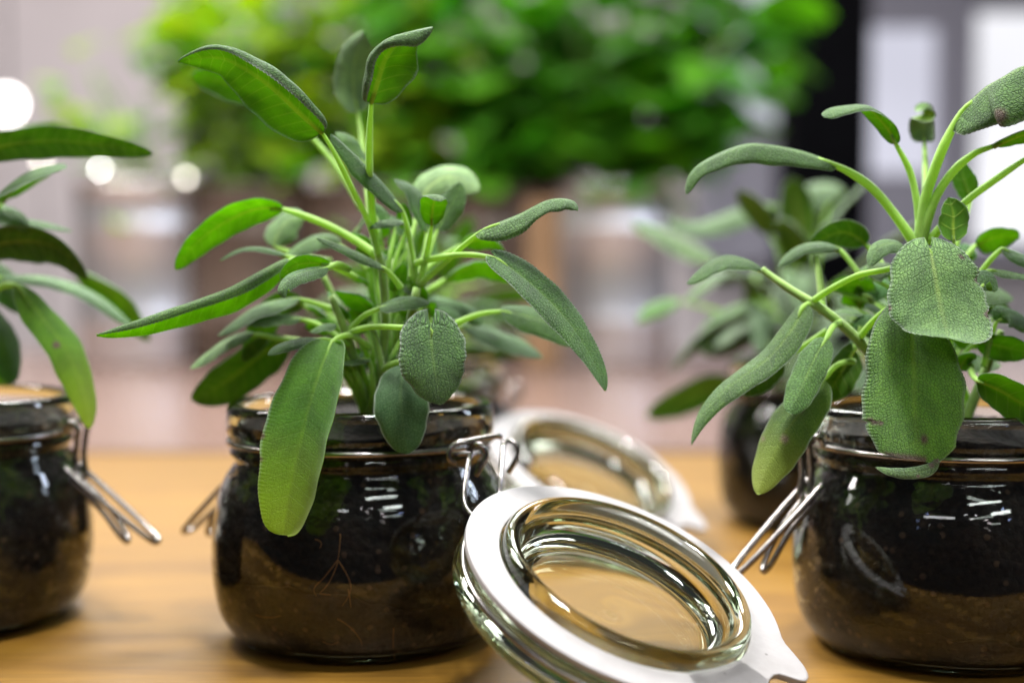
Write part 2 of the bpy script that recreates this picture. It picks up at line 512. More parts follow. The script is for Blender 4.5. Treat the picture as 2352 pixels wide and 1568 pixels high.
M['oak'] = wood("oiled_oak", (0.115, 0.053, 0.005), (0.165, 0.083, 0.0085), (0.215, 0.117, 0.015), 0.5)
M['mauve'] = wood("mauve_tabletop", (0.135, 0.086, 0.070), (0.175, 0.115, 0.096), (0.215, 0.145, 0.125), 0.25, 0.6)
M['tan'] = wood('tan_board', (0.13, 0.075, 0.035), (0.20, 0.12, 0.06), (0.26, 0.165, 0.09), 0.5)
M['wall'] = plain("plaster_wall", (0.56, 0.505, 0.51), 0.85, noise=(6, 0.93, 1.05))
M['floor'] = plain("floor_finish", (0.22, 0.20, 0.20), 0.6, noise=(8, 0.9, 1.1))
M['black'] = plain("black_painted_post", (0.0025, 0.0025, 0.003), 0.9, spec=0.02, noise=(30, 0.8, 1.3))
M['frame'] = plain("grey_window_frame", (0.22, 0.21, 0.25), 0.5, noise=(20, 0.9, 1.1))


def steel():
    m, nt, out = new_mat("brushed_steel")
    tc = nd(nt, "ShaderNodeTexCoord")
    mp = nd(nt, "ShaderNodeMapping", Vector=tc.outputs["Object"], Scale=(4, 4, 220))
    n = nd(nt, "ShaderNodeTexNoise", Vector=mp.outputs[0], Scale=1.0, Detail=4.0)
    col = ramp(nt, n.outputs["Fac"], [(0.3, (0.66, 0.64, 0.64)), (0.7, (0.80, 0.78, 0.78))])
    pr = nd(nt, "ShaderNodeBsdfPrincipled", Base_Color=col, Metallic=0.85, Roughness=0.36, Anisotropic=0.85)
    tg = nd(nt, 'ShaderNodeTangent', {'direction_type': 'RADIAL', 'axis': 'Z'})
    nt.links.new(tg.outputs[0], pr.inputs['Tangent'])
    nt.links.new(pr.outputs[0], out.inputs[0])
    return m


M['steel'] = steel()
M['rim'] = plain('polished_rim', (0.75, 0.74, 0.72), 0.06, metal=1.0)
M['brownpot'] = plain('brown_glazed_pot', (0.060, 0.040, 0.029), 0.4, noise=(14, 0.5, 1.8))
M['basil'] = plain("basil_leaf", (0.10, 0.27, 0.018), 0.42, spec=0.35, noise=(40, 0.8, 1.25), trans=0.5, tcol=(0.40, 0.82, 0.02))
M['basil_dark'] = plain("basil_leaf_dark", (0.06, 0.20, 0.015), 0.42, spec=0.35, noise=(40, 0.8, 1.25), trans=0.45, tcol=(0.20, 0.62, 0.015))
M['parsley'] = plain("parsley_leaf", (0.24, 0.37, 0.022), 0.5, spec=0.3, noise=(25, 0.7, 1.3), trans=0.5, tcol=(0.68, 0.85, 0.03))
M['herb_stem'] = plain("herb_stem", (0.14, 0.24, 0.05), 0.55, noise=(60, 0.8, 1.2))


def emis(name, col, strength):
    m, nt, out = new_mat(name)
    tc = nd(nt, "ShaderNodeTexCoord")
    n = nd(nt, "ShaderNodeTexNoise", Vector=tc.outputs["Object"], Scale=1.3, Detail=2.0)
    c = ramp(nt, n.outputs["Fac"], [(0.35, tuple(x * 0.8 for x in col)), (0.65, col)])
    e = nd(nt, "ShaderNodeEmission", Color=c, Strength=strength)
    nt.links.new(e.outputs[0], out.inputs[0])
    return m


M['pane'] = emis("daylit_pane", (0.86, 0.86, 1.0), 0.75)
M['pane_b'] = emis("bright_daylit_pane", (0.95, 0.95, 1.0), 0.98)
M['globe'] = emis("lit_globe", (1.0, 0.97, 0.93), 11.0)


# ------------------------------------------------------------------ boxes
def box(name, x0, x1, y0, y1, z0, z1, mat, parent=None, bevel=0.003):
    off = root_loc(parent) if parent is not None else Vector((0, 0, 0))
    cx, cy, cz = (x0 + x1) / 2, (y0 + y1) / 2, (z0 + z1) / 2
    hx, hy, hz = (x1 - x0) / 2, (y1 - y0) / 2, (z1 - z0) / 2
    import bmesh
    bm = bmesh.new()
    bmesh.ops.create_cube(bm, size=1.0)
    for v in bm.verts:
        v.co = Vector((v.co.x * 2 * hx, v.co.y * 2 * hy, v.co.z * 2 * hz))
    if bevel > 0:
        bmesh.ops.bevel(bm, geom=bm.edges[:], offset=min(bevel, hx, hy, hz) * 0.95, segments=2, affect='EDGES')
    me = bpy.data.meshes.new(name)
    bm.to_mesh(me)
    bm.free()
    me.materials.append(mat)
    o = bpy.data.objects.new(name, me)
    o.location = Vector((cx, cy, cz)) - off
    return link(o, parent)


# ------------------------------------------------------------------ setting
tb = box("wooden_table", -1.1, 1.1, 0.365, 1.13, -0.035, 0.0, M['oak'], bevel=0.004)
tag(tb, "warm honey-coloured wooden table the glass jars stand on", "table")
tb2 = box("back_table", -1.6, 1.6, 1.15, 2.46, -0.036, -0.001, M['mauve'], bevel=0.004)
tag(tb2, "blurred pinkish-brown table behind, carrying the steel pots", "table")
fl = box("floor", -3.2, 3.2, -1.0, 4.35, -0.80, -0.76, M['floor'], bevel=0)
tag(fl, kind="structure")
wl = box("back_wall", -3.2, 3.2, 4.2, 4.32, -0.76, 2.6, M['wall'], bevel=0)
tag(wl, kind="structure")


def bg(u, v, y):
    """point where the ray through a photo point meets the vertical plane at distance y"""
    r = CF + (u - 1176.0) / FPX * CX + (784.0 - v) / FPX * CU
    return CAM + r * (y / r.y)


# window right of the herbs
WY = 4.05
win = empty("window", bg(2050, 500, WY))
tag(win, "bright out-of-focus window with grey frame behind the black post", "window")
x0, x1 = bg(1620, 0, WY).x, bg(2620, 0, WY).x
zb, zt = bg(0, 560, WY).z, bg(0, -160, WY).z
mull = [(1600, 1660), (1815, 1890), (2150, 2232), (2580, 2640)]
for a, b in mull:
    box("frame", bg(a, 0, WY).x, bg(b, 0, WY).x, WY - 0.05, WY + 0.08, zb, zt, M['frame'], win)
box("frame", x0 - 0.06, x1 + 0.06, WY - 0.04, WY + 0.07, zt, zt + 0.1, M['frame'], win)
box("frame", x0 - 0.06, x1 + 0.06, WY - 0.04, WY + 0.07, zb - 0.06, zb, M['frame'], win)
for (ua, ub, va, vb, mm) in [(1660, 1815, 150, 292, 'pane'), (1660, 1815, -160, 118, 'pane'),
                             (1890, 2150, 66, 400, 'pane'), (2232, 2580, 30, 560, 'pane_b')]:
    a, b = bg(ua, va, WY), bg(ub, vb, WY)
    box("pane", a.x, b.x, WY + 0.0, WY + 0.02, b.z, a.z, M[mm], win, bevel=0)
for (ua, ub, va, vb) in [(1660, 1815, 118, 150), (1660, 1815, 292, 560), (1890, 2150, -160, 66), (1890, 2150, 400, 560), (2232, 2580, -160, 30)]:
    a, b = bg(ua, va, WY), bg(ub, vb, WY)
    box("frame_panel", a.x, b.x, WY - 0.02, WY + 0.03, b.z, a.z, M['frame'], win, bevel=0)

po = box("black_post", bg(1818, 0, 2.7).x, bg(2003, 0, 2.7).x, 2.7, 2.85, -0.76, 2.5, M['black'], bevel=0.004)
tag(po, "blurred black vertical post between the herbs and the window", "post")

# ------------------------------------------------------------------ leaf builder


def leaf_geo(pts, W, n0, n1, nu=40, nv=10, roll=(0.5, 0.5), rw=0.32, fold=0.15, cup=0.25, lobe=0.0, shape=(0.42, 0.55),
             scal=0.0, ripple=0.06, seed=0, th=0.00045, wl=None, wr=None, skew=0.0, brown=None, nmid=None, pebble=0.0):
    """pts: midrib (world), W: full width in m, n0/n1: upper-side direction at base/tip (world)"""
    rnd = np.random.RandomState(seed)
    c = catmull(pts, nu)
    L = np.linalg.norm(np.diff(c, axis=0), axis=1).sum()
    t = np.linspace(0, 1, nu)
    T = np.gradient(c, axis=0)
    T /= np.linalg.norm(T, axis=1)[:, None]
    n0 = np.array(tuple(n0), float); n1 = np.array(tuple(n1), float)
    if nmid is None:
        n = n0[None] * (1 - t[:, None]) + n1[None] * t[:, None]
    else:
        nm = np.array(tuple(nmid), float)
        n = np.where(t[:, None] < 0.5, n0[None] * (1 - 2 * t[:, None]) + nm[None] * 2 * t[:, None],
                     nm[None] * (2 - 2 * t[:, None]) + n1[None] * (2 * t[:, None] - 1))
    n = n - T * (n * T).sum(1)[:, None]
    n /= np.linalg.norm(n, axis=1)[:, None]
    b = np.cross(T, n)
    a_, b_ = shape
    tm = a_ / (a_ + b_)
    fmax = tm**a_ * (1 - tm)**b_
    te = np.clip(t, 0.0008, 0.9992)
    f = te**a_ * (1 - te)**b_ / fmax
    f = np.clip(f, 0.02, None)
    # uneven margin
    un = 1 + 0.035 * np.sin(2 * np.pi * (rnd.rand() + t * (1.5 + rnd.rand()))) + 0.02 * np.sin(2 * np.pi * (rnd.rand() + t * 5.3))
    un2 = 1 + 0.035 * np.sin(2 * np.pi * (rnd.rand() + t * (1.5 + rnd.rand()))) + 0.02 * np.sin(2 * np.pi * (rnd.rand() + t * 4.7))
    wn = W / 2 * f * un
    wp = W / 2 * f * un2
    if wl is not None:
        wp = wp * np.interp(t, [q[0] for q in wl], [q[1] for q in wl])
    if wr is not None:
        wn = wn * np.interp(t, [q[0] for q in wr], [q[1] for q in wr])
    x = np.linspace(-1, 1, 2 * nv + 1)
    x = np.sign(x) * (1 - (1 - np.abs(x))**1.25)
    X, TT = np.meshgrid(x, t)
    w = np.where(X < 0, wn[:, None], wp[:, None])
    # cross-section integration
    lat = np.zeros_like(X); dn = np.zeros_like(X)
    mid = nv
    k_end = np.sin(np.pi * np.clip(TT, 0.02, 0.98))**0.5
    rp = np.where(X < 0, roll[0], roll[1])
    rip_ph = rnd.rand(2) * 6.28
    for sgn in (-1, 1):
        idx = range(mid + 1, 2 * nv + 1) if sgn > 0 else range(mid - 1, -1, -1)
        for j in idx:
            pj = j - sgn
            ax = abs(0.5 * (x[j] + x[pj]))
            th_ = fold + cup * ax + rp[:, j] * max(0.0, (ax - (1 - rw)) / rw)**1.0
            dl = abs(x[j] - x[pj])
            lat[:, j] = lat[:, pj] + sgn * dl * np.cos(th_)
            dn[:, j] = dn[:, pj] + dl * np.sin(th_)
    off_lat = lat * w
    off_dn = dn * w
    ax = np.abs(X)
    rip = ripple * W * 0.5 * ax**2 * (np.sin(TT * 9 + rip_ph[0]) * (X < 0) + np.sin(TT * 8 + rip_ph[1]) * (X >= 0)) * k_end
    groove = -0.0005 * np.exp(-(X / 0.10)**2) * (1 - TT)
    nrm = -off_dn + rip + groove
    if scal > 0:
        ns = L / 0.00135
        sw = np.abs(np.sin(np.pi * ns * TT))
        off_lat = off_lat + np.sign(X) * np.where(ax > 0.88, (ax - 0.88) / 0.12, 0) * (sw - 0.5) * scal * 0.005 * np.sin(np.pi * np.clip(TT, 0, 1))**0.3
        nrm = nrm + np.where(ax > 0.75, (ax - 0.75) / 0.25, 0) * (sw - 0.5) * 0.0003
    if pebble > 0:
        s = TT * L
        nrm = nrm + pebble * (np.sin(s * 5100 + X * w * 2600 + 1.7 * np.sin(X * w * 1900)) * np.cos(X * w * 4700 + 1.3 * np.sin(s * 2100))) * (1 - np.exp(-(X / 0.08)**2))
    tang = -lobe * W * (ax**1.3) * (1 - TT)**3.5 - skew * X * w * TT**7
    pos = c[:, None, :] + b[:, None, :] * off_lat[..., None] + n[:, None, :] * nrm[..., None] + T[:, None, :] * tang[..., None]
    # local normals
    du = np.gradient(pos, axis=0); dv = np.gradient(pos, axis=1)
    ln = np.cross(du, dv)
    ln /= np.linalg.norm(ln, axis=2)[..., None] + 1e-12
    if (ln * n[:, None, :]).sum(2)[:, mid].mean() < 0:
        ln = -ln
        flip = True
    else:
        flip = False
    thick = th * np.clip(np.minimum((1 - ax) * 9, 1), 0.25, 1)
    ribr = 0.0011 * np.exp(-(X / 0.075)**2) * (1 - 0.85 * TT)
    bot = pos - ln * (thick + ribr)[..., None]
    m = 2 * nv + 1
    nverts = nu * m
    V = np.concatenate([pos.reshape(-1, 3), bot.reshape(-1, 3)])
    ii, jj = np.meshgrid(np.arange(nu - 1), np.arange(m - 1), indexing='ij')
    q = np.stack([ii * m + jj, (ii + 1) * m + jj, (ii + 1) * m + jj + 1, ii * m + jj + 1], -1).reshape(-1, 4)
    top = q[:, ::-1] if flip else q
    bo = (q if flip else q[:, ::-1]) + nverts
    ring = [j for j in range(m)] + [i * m + m - 1 for i in range(1, nu)] + [(nu - 1) * m + j for j in range(m - 2, -1, -1)] + [i * m for i in range(nu - 2, 0, -1)]
    r = np.array(ring); r2 = np.roll(r, -1)
    side = np.stack([r, r2, r2 + nverts, r + nverts], -1)
    if flip: side = side
    else: side = side[:, ::-1]
    F = np.concatenate([top, bo, side])
    mi = np.concatenate([np.zeros(len(top)), np.ones(len(bo)), np.zeros(len(side))]).astype(int)
    s_mm = TT * L * 1000
    x_mm = X * w * 1000
    uvv = np.stack([s_mm - 0.55 * np.abs(x_mm), x_mm], -1).reshape(-1, 2)
    uvv = np.concatenate([uvv, uvv])
    br = np.zeros_like(X)
    for (bt, bx, rad) in (brown or []):
        dd = np.sqrt(((TT - bt) * L)**2 + ((X - bx) * W / 2)**2)
        br = np.maximum(br, np.clip(1.4 - dd / rad, 0, 1))
    att = {"lt": np.tile(TT.reshape(-1), 2), "lx": np.tile(X.reshape(-1), 2), "brown": np.tile(br.reshape(-1), 2)}
    return V, F, mi, uvv, att


def leaf_mesh(name, geo, off, mats):
    V, F, mi, uvv, att = geo
    me = bpy.data.meshes.new(name)
    V = V - np.array(tuple(off))
    nV, nF = len(V), len(F)
    me.vertices.add(nV)
    me.vertices.foreach_set("co", V.astype(np.float32).ravel())
    me.loops.add(nF * 4)
    me.loops.foreach_set("vertex_index", F.astype(np.int32).ravel())
    me.polygons.add(nF)
    me.polygons.foreach_set("loop_start", np.arange(0, nF * 4, 4, dtype=np.int32))
    me.polygons.foreach_set("material_index", mi.astype(np.int32))
    me.update(calc_edges=True)
    me.polygons.foreach_set("use_smooth", np.ones(nF, bool))
    for m in mats: me.materials.append(m)
    uvl = me.uv_layers.new(name="UVMap")
    uvl.data.foreach_set("uv", uvv[F.ravel()].astype(np.float32).ravel())
    for k, a in att.items():
        at = me.attributes.new(k, 'FLOAT', 'POINT')
        at.data.foreach_set("value", a.astype(np.float32))
    return me


SAGE = [M['sage_top'], M['sage_under']]
OLD = [M['sage_old'], M['sage_under']]
SMOOTH = [M['sage_smooth'], M['sage_under']]


def sage_leaf(plant, pts, W, n0, n1=None, petiole=None, tint=(1, 1, 1), q='mid', pr=0.0011, label=None, mats=None, glow=1.0, **kw):
    nu, nv = {'hero': (230, 16), 'high': (110, 12), 'mid': (48, 8), 'low': (22, 6)}[q]
    if q == 'hero': kw.setdefault('scal', 0.045)
    if q == 'high': kw.setdefault('scal', 0.0)
    geo = leaf_geo(pts, W, n0, n1 if n1 is not None else n0, nu=nu, nv=nv, **kw)
    off = root_loc(plant)
    me = leaf_mesh("leaf", geo, off, mats or SAGE)
    o = link(bpy.data.objects.new("leaf", me), plant)
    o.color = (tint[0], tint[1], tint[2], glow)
    if label: o["label"] = label
    if petiole:
        pp = [Vector(p) for p in petiole] + [Vector(tuple(pts[0]))]
        d = (Vector(tuple(pts[1])) - Vector(tuple(pts[0])))
        nn = Vector(tuple(n0)).normalized()
        pp[-1] = pp[-1] - nn * 0.0007
        pp.append(pp[-1] + d.normalized() * min(0.006, d.length * 0.5))
        tube("leaf_stalk", pp, [pr * 1.25, pr, pr * 0.95, pr * 0.45], M['stalk'], o, n=22, sides=8)
    return o


def rp(lst, d0):
    """list of (u,v,offset_cm) -> world points at distance d0+offset"""
    return [P(u, v, d0 + o * 0.01) for (u, v, o) in lst]


def random_sage(plant, base, n, seed, h=(0.05, 0.16), reach=(0.04, 0.09), q='low', W=(0.014, 0.026), L=(0.035, 0.065), az=None, lean=(0, 0), pale=1.0, glow=0.7):
    rnd = random.Random(seed)
    base = Vector(base)
    stems = []
    ns = max(3, n // 8)
    for k in range(ns):
        a = rnd.uniform(0, 6.28)
        r = rnd.uniform(0.004, 0.016)
        hh = rnd.uniform(h[0] + 0.3 * (h[1] - h[0]), h[1])
        b0 = base + Vector((r * math.cos(a), r * math.sin(a), -0.006))
        top = base + Vector((r * 2.6 * math.cos(a) + lean[0], r * 2.6 * math.sin(a) + lean[1], hh))
        midp = (b0 + top) / 2 + Vector((rnd.uniform(-.006, .006), rnd.uniform(-.006, .006), 0))
        tube("stem", [b0, midp, top], [0.0021, 0.0017, 0.0012], M['stem'], plant, n=14, sides=7)
        stems.append((b0, midp, top))
    for k in range(n):
        b0, midp, top = stems[k % ns]
        f = rnd.uniform(0.25, 1.0)
        s = b0.lerp(midp, f * 2) if f < 0.5 else midp.lerp(top, f * 2 - 1)
        a = rnd.uniform(*az) if az else rnd.uniform(0, 6.28)
        d = Vector((math.cos(a), math.sin(a), 0))
        el = rnd.uniform(-0.1, 0.9) + (0.5 if f > 0.85 else 0)
        out = d * math.cos(el) + Vector((0, 0, 1)) * math.sin(el)
        pl = rnd.uniform(0.35, 0.7) * rnd.uniform(*reach)
        p1 = s + out * pl
        ll = rnd.uniform(*L)
        dr = rnd.uniform(0.2, 1.1)
        o2 = (out - Vector((0, 0, dr * 0.5))).normalized()
        o3 = (out - Vector((0, 0, dr * 1.3))).normalized()
        pm = p1 + o2 * ll * 0.5
        pe = pm + o3 * ll * 0.5
        side = d.cross(Vector((0, 0, 1)))
        nn = side.cross(o2).normalized() * -1
        if nn.z < 0: nn = -nn
        nn = (nn + side * rnd.uniform(-0.5, 0.5)).normalized()
        w = rnd.uniform(*W)
        g = rnd.uniform(0.8, 1.2)
        sage_leaf(plant, [p1, pm, pe], w, nn, (nn + d * 0.5).normalized(), petiole=[s, (s + p1) / 2 + Vector((0, 0, 0.003))],
                  tint=(pale * g * rnd.uniform(0.9, 1.15), pale * g, pale * g * rnd.uniform(0.85, 1.1)), glow=glow, q=q, roll=(rnd.uniform(0.2, 1.2), rnd.uniform(0.2, 1.2)),
                  fold=rnd.uniform(-0.2, 0.35), seed=seed * 100 + k, pr=0.0010)


# ------------------------------------------------------------------ jars
JAR_OUT = [(0.0, 0.0022), (0.036, 0.0018), (0.043, 0.0), (0.0475, 0.0006), (0.0525, 0.0045), (0.0568, 0.0115), (0.0588, 0.020), (0.0598, 0.030),
           (0.0597, 0.040), (0.0588, 0.050), (0.0570, 0.0585), (0.0540, 0.0655), (0.0515, 0.0692), (0.0502, 0.0715), (0.0505, 0.0728),
           (0.0522, 0.0742), (0.0526, 0.0754), (0.0517, 0.0768), (0.0509, 0.0785), (0.0512, 0.0808), (0.0530, 0.0822), (0.0536, 0.0838), (0.0534, 0.0915),
           (0.0525, 0.0938), (0.0508, 0.0948)]
JAR_IN = [(0.0498, 0.0942), (0.0486, 0.0925), (0.0482, 0.0860), (0.0480, 0.0730), (0.0486, 0.0700), (0.0515, 0.0645), (0.0551, 0.0575), (0.0570, 0.0495),
          (0.0580, 0.040), (0.0581, 0.030), (0.0571, 0.0205), (0.0550, 0.0125), (0.0507, 0.0070), (0.044, 0.0050), (0.030, 0.0053), (0.0, 0.0058)]


def soil_r(z):
    return np.interp(z, [0.0052, 0.0060, 0.0070, 0.0125, 0.0205, 0.030, 0.040, 0.0495, 0.0575, 0.0645, 0.070, 0.073, 0.094],
                     [0.040, 0.0465, 0.0498, 0.0543, 0.0565, 0.0575, 0.0574, 0.0564, 0.0545, 0.0509, 0.0480, 0.0474, 0.0474]) + 0.0013


def smooth_profile(pr, n):
    pts = [Vector((r, 0, z)) for r, z in pr]
    c = catmull(pts, n)
    return [(max(0.0, float(p[0])), float(p[2])) for p in c]


_jar_me = {}


def jar_meshes():
    if _jar_me: return _jar_me
    prof = smooth_profile(JAR_OUT, 90) + smooth_profile(JAR_IN, 60)
    prof[0] = (0.0, prof[0][1]); prof[-1] = (0.0, prof[-1][1])
    v, f = lathe(prof, 128, closed=False)
    me = bpy.data.meshes.new("glass_body")
    me.from_pydata(v, [], f); me.update()
    me.polygons.foreach_set("use_smooth", [True] * len(me.polygons))
    me.materials.append(M['glass'])
    _jar_me['glass'] = me
    # wire band
    seg = 128
    pts = [(0.0526 * math.cos(2 * math.pi * k / seg), 0.0526 * math.sin(2 * math.pi * k / seg), 0.0795) for k in range(seg + 1)]
    v, f = tube_geo(pts, 0.00115, sides=10, smoothp=False, caps=False)
    me = bpy.data.meshes.new("wire_band")
    me.from_pydata(v, [], f); me.update()
    me.polygons.foreach_set("use_smooth", [True] * len(me.polygons))
    me.materials.append(M['wire'])
    _jar_me['band'] = me
    return _jar_me


def loc_tube(name, pts, r, mat, parent, az, n=40, sides=8):
    """pts in clasp space: (tangential, radial, z); az: direction the clasp faces (radians, world xy angle)"""
    ca, sa = math.cos(az), math.sin(az)
    w = [(rad * ca - t * sa, rad * sa + t * ca, z) for (t, rad, z) in pts]
    v, f = tube_geo(w, r, n, sides)
    return mesh_obj(name, v, f, mat, parent)


def lever_clasp(jar, az, swing=0.72):
    r = 0.0013
    # ears holding the clasp to the band
    for s in (-1, 1):
        loc_tube("clasp_link", [(s * 0.0045, 0.0548, 0.0800), (s * 0.0048, 0.0575, 0.0840), (s * 0.0046, 0.0605, 0.0815), (s * 0.0044, 0.0600, 0.0770),
                                (s * 0.0042, 0.0592, 0.0690), (s * 0.0044, 0.0600, 0.0625), (s * 0.0050, 0.0615, 0.0600)], r, M['wire'], jar, az)
    loc_tube("clasp_bar", [(-0.0075, 0.0580, 0.0838), (-0.003, 0.0582, 0.0840), (0.003, 0.0582, 0.0840), (0.0075, 0.0580, 0.0838)], r, M['wire'], jar, az, n=10)
    c, s_ = math.cos(swing), math.sin(swing)

    def lp(t, a, up=0.0):   # along lever
        return (t, 0.0612 + a * c + up * s_, 0.0600 - a * s_ + up * c)
    L = 0.040
    loc_tube("lever", [lp(-0.0065, -0.008), lp(-0.0068, 0.006), lp(-0.0060, 0.020), lp(-0.0045, L - 0.006), lp(-0.0025, L), lp(0.0025, L), lp(0.0045, L - 0.006),
                       lp(0.0060, 0.020), lp(0.0068, 0.006), lp(0.0065, -0.008)], r, M['wire'], jar, az, n=70)
    loc_tube("lever_brace", [lp(-0.0050, -0.004, -0.003), lp(-0.0040, 0.014, -0.004), lp(-0.0030, 0.028, -0.0075), lp(0.0, 0.031, -0.0085), lp(0.0030, 0.028, -0.0075),
                             lp(0.0040, 0.014, -0.004), lp(0.0050, -0.004, -0.003)], r * 0.95, M['wire'], jar, az, n=50)


def soil_fill(jx, jy, seed, label, zb_fn, top=0.083):
    s = empty("potting_soil", (jx, jy, 0.0))
    tag(s, label, "soil", "soil fills inside the jars")
    rnd = np.random.RandomState(seed)
    rin = soil_r
    seg, nz = 200, 60
    ph = rnd.rand(12) * 6.28

    jit = rnd.rand(nz, seg)**3

    def build(name, lo, hi, mat, cap_lo, cap_hi, rough):
        verts, faces = [], []
        for i in range(nz):
            fz = i / (nz - 1)
            for k in range(seg):
                a = 2 * math.pi * k / seg
                z = lo(a) * (1 - fz) + hi(a) * fz
                r = rin(z)
                r -= rough * (0.5 + 0.5 * math.sin(a * 9 + z * 400 + ph[0]) * math.sin(a * 5 - z * 260 + ph[1])) * (0.6 + 0.4 * math.sin(a * 23 + z * 900 + ph[2]))
                r -= rough * 0.7 * jit[i, k]
                verts.append((r * math.cos(a), r * math.sin(a), z))
        for i in range(nz - 1):
            for k in range(seg):
                k2 = (k + 1) % seg
                faces.append((i * seg + k, i * seg + k2, (i + 1) * seg + k2, (i + 1) * seg + k))
        # caps: rings to centre
        for cap, row, zf in ((cap_lo, 0, lo), (cap_hi, nz - 1, hi)):
            prev = [row * seg + k for k in range(seg)]
            for q in range(1, 8):
                f = 1 - q / 8
                cur = []
                for k in range(seg):
                    a = 2 * math.pi * k / seg
                    x, y, z = verts[row * seg + k]
                    bumpz = 0.0
                    if row: bumpz = cap * (math.sin(a * 4 * f + q * 2.1 + ph[3]) * 0.5 + math.sin(a * 9 + q * 1.3 + ph[4]) * 0.35 * f + (1 - f) * 0.8)
                    cur.append(len(verts))
                    verts.append((x * f, y * f, zf(a) * f + (1 - f) * zf(0) + bumpz))
                for k in range(seg):
                    k2 = (k + 1) % seg
                    faces.append((prev[k], prev[k2], cur[k2], cur[k]) if row else (prev[k2], prev[k], cur[k], cur[k2]))
                prev = cur
            ci = len(verts)
            verts.append((0, 0, zf(0) + (cap if row else 0)))
            for k in range(seg):
                k2 = (k + 1) % seg
                faces.append((prev[k], prev[k2], ci) if row else (prev[k2], prev[k], ci))
        return mesh_obj(name, verts, faces, mat, s)
    build("coir_layer", lambda a: 0.0062, lambda a: zb_fn(a) - 0.0004, M['coir'], 0, 0.0, 0.0005)
    build("dark_soil_layer", lambda a: zb_fn(a), lambda a: top + 0.0012 * math.sin(3 * a + seed), M['soil_dark'], 0, 0.003, 0.0009)
    return s


def glass_jar(name, jx, jy, label, lever_az=None, swing=0.72):
    j = empty(name, (jx, jy, 0.0006))
    tag(j, label, "jar", "clip-top jars holding the sage plants")
    m = jar_meshes()
    link(bpy.data.objects.new("glass_body", m['glass']), j)
    link(bpy.data.objects.new("wire_band", m['band']), j)
    if lever_az is not None:
        lever_clasp(j, lever_az, swing)
    return j


def az_cam(deg):
    """direction around a jar: 0 = toward camera, +90 = photo right"""
    return R(-90 + deg)


def axis_xy(u, d):
    p = P(u, 1040, d)
    return p.x, p.y


DC, DR, DL, DBC, DBR = 0.575, 0.559, 0.602, 0.845, 0.83
cx, cy = axis_xy(830, DC)
rx, ry = axis_xy(2178, DR)
lx_, ly_ = axis_xy(-126, DL)
bx, by = axis_xy(952, DBC)
qx, qy = axis_xy(1885, DBR)


def wav(base, *terms):
    def fn(a):
        d = (a + math.pi / 2 + math.pi) % (2 * math.pi) - math.pi     # 0 at the camera side, + to photo right
        return base + sum(am * math.cos(k * d + p) for am, k, p in terms) + 0.0007 * math.sin(11 * d + 1) + 0.0005 * math.sin(19 * d + 2.2) + 0.0004 * math.sin(31 * d)
    return fn


jar_c = glass_jar("glass_jar", cx, cy, "clip-top glass jar in the middle with its open lid hanging at right", az_cam(-118))
soil_c = soil_fill(cx, cy, 3, "dark soil over brown coir inside the middle jar", wav(0.0300, (0.0065, 1, 2.4), (0.0035, 2, 0.5), (0.0012, 5, 1.0)), 0.0865)
jar_r = glass_jar("glass_jar", rx, ry, "clip-top glass jar at the right edge with lever sticking out left", az_cam(-78), 0.80)
soil_right = soil_fill(rx, ry, 8, "black soil over brown coir inside the right-hand jar", wav(0.0175, (0.003, 1, 2.6), (0.003, 2, 1.5), (0.001, 5, 0.3)), 0.0860)
jar_l = glass_jar("glass_jar", lx_, ly_, "clip-top glass jar cut off by the left edge, lever sticking out right", az_cam(84), 0.70)
soil_l = soil_fill(lx_, ly_, 12, "dark soil over coir inside the jar at the left edge", wav(0.0175, (0.003, 1, 0.6), (0.003, 2, 1.9), (0.001, 5, 0.3)), 0.0860)
jar_b = glass_jar("glass_jar", bx, by, "blurred glass jar hidden behind the middle jar, its open lid showing at right", az_cam(-118))
soil_b = soil_fill(bx, by, 15, "soil in the blurred jar hidden behind the middle jar", wav(0.026, (0.003, 1, 0.6), (0.003, 2, 1.9)), 0.080)
jar_q = glass_jar("glass_jar", qx, qy, "blurred glass jar standing behind the right-hand jar", None)
soil_q = soil_fill(qx, qy, 17, "dark soil in the blurred jar behind the right-hand jar", wav(0.022, (0.003, 1, 0.6), (0.003, 2, 1.9)), 0.080)

# ------------------------------------------------------------------ open lid (hinged to its jar: a part of the jar)
LR = 0.0430      # plug ring radius
ray = (P(1450, 1310, 1.0) - CAM).normalized()
w_ = -ray
r_ = w_.cross(Vector((0, 0, 1))).normalized() * -1
r_ = Vector((0, 0, 1)).cross(w_).normalized()
u_ = w_.cross(r_).normalized()
LN = (r_ * 0.371 + u_ * 0.80 + w_ * 0.47).normalized()
LSC = 1.045
LID_C = P(1450, 1310, 0.462 * LSC) - LN * 0.0075 * LSC     # centre of the gasket plane


def plane_hit(u, v, c, n):
    d = (P(u, v, 1.0) - CAM).normalized()
    return CAM + d * ((c - CAM).dot(n) / d.dot(n))


tabp = plane_hit(1795, 1570, LID_C + LN * 0.003, LN) - LID_C
LXv = (tabp - LN * tabp.dot(LN)).normalized()       # toward the pull tab
LYv = LN.cross(LXv)
LROT = Matrix((LXv, LYv, LN)).transposed()
TABR = tabp.length

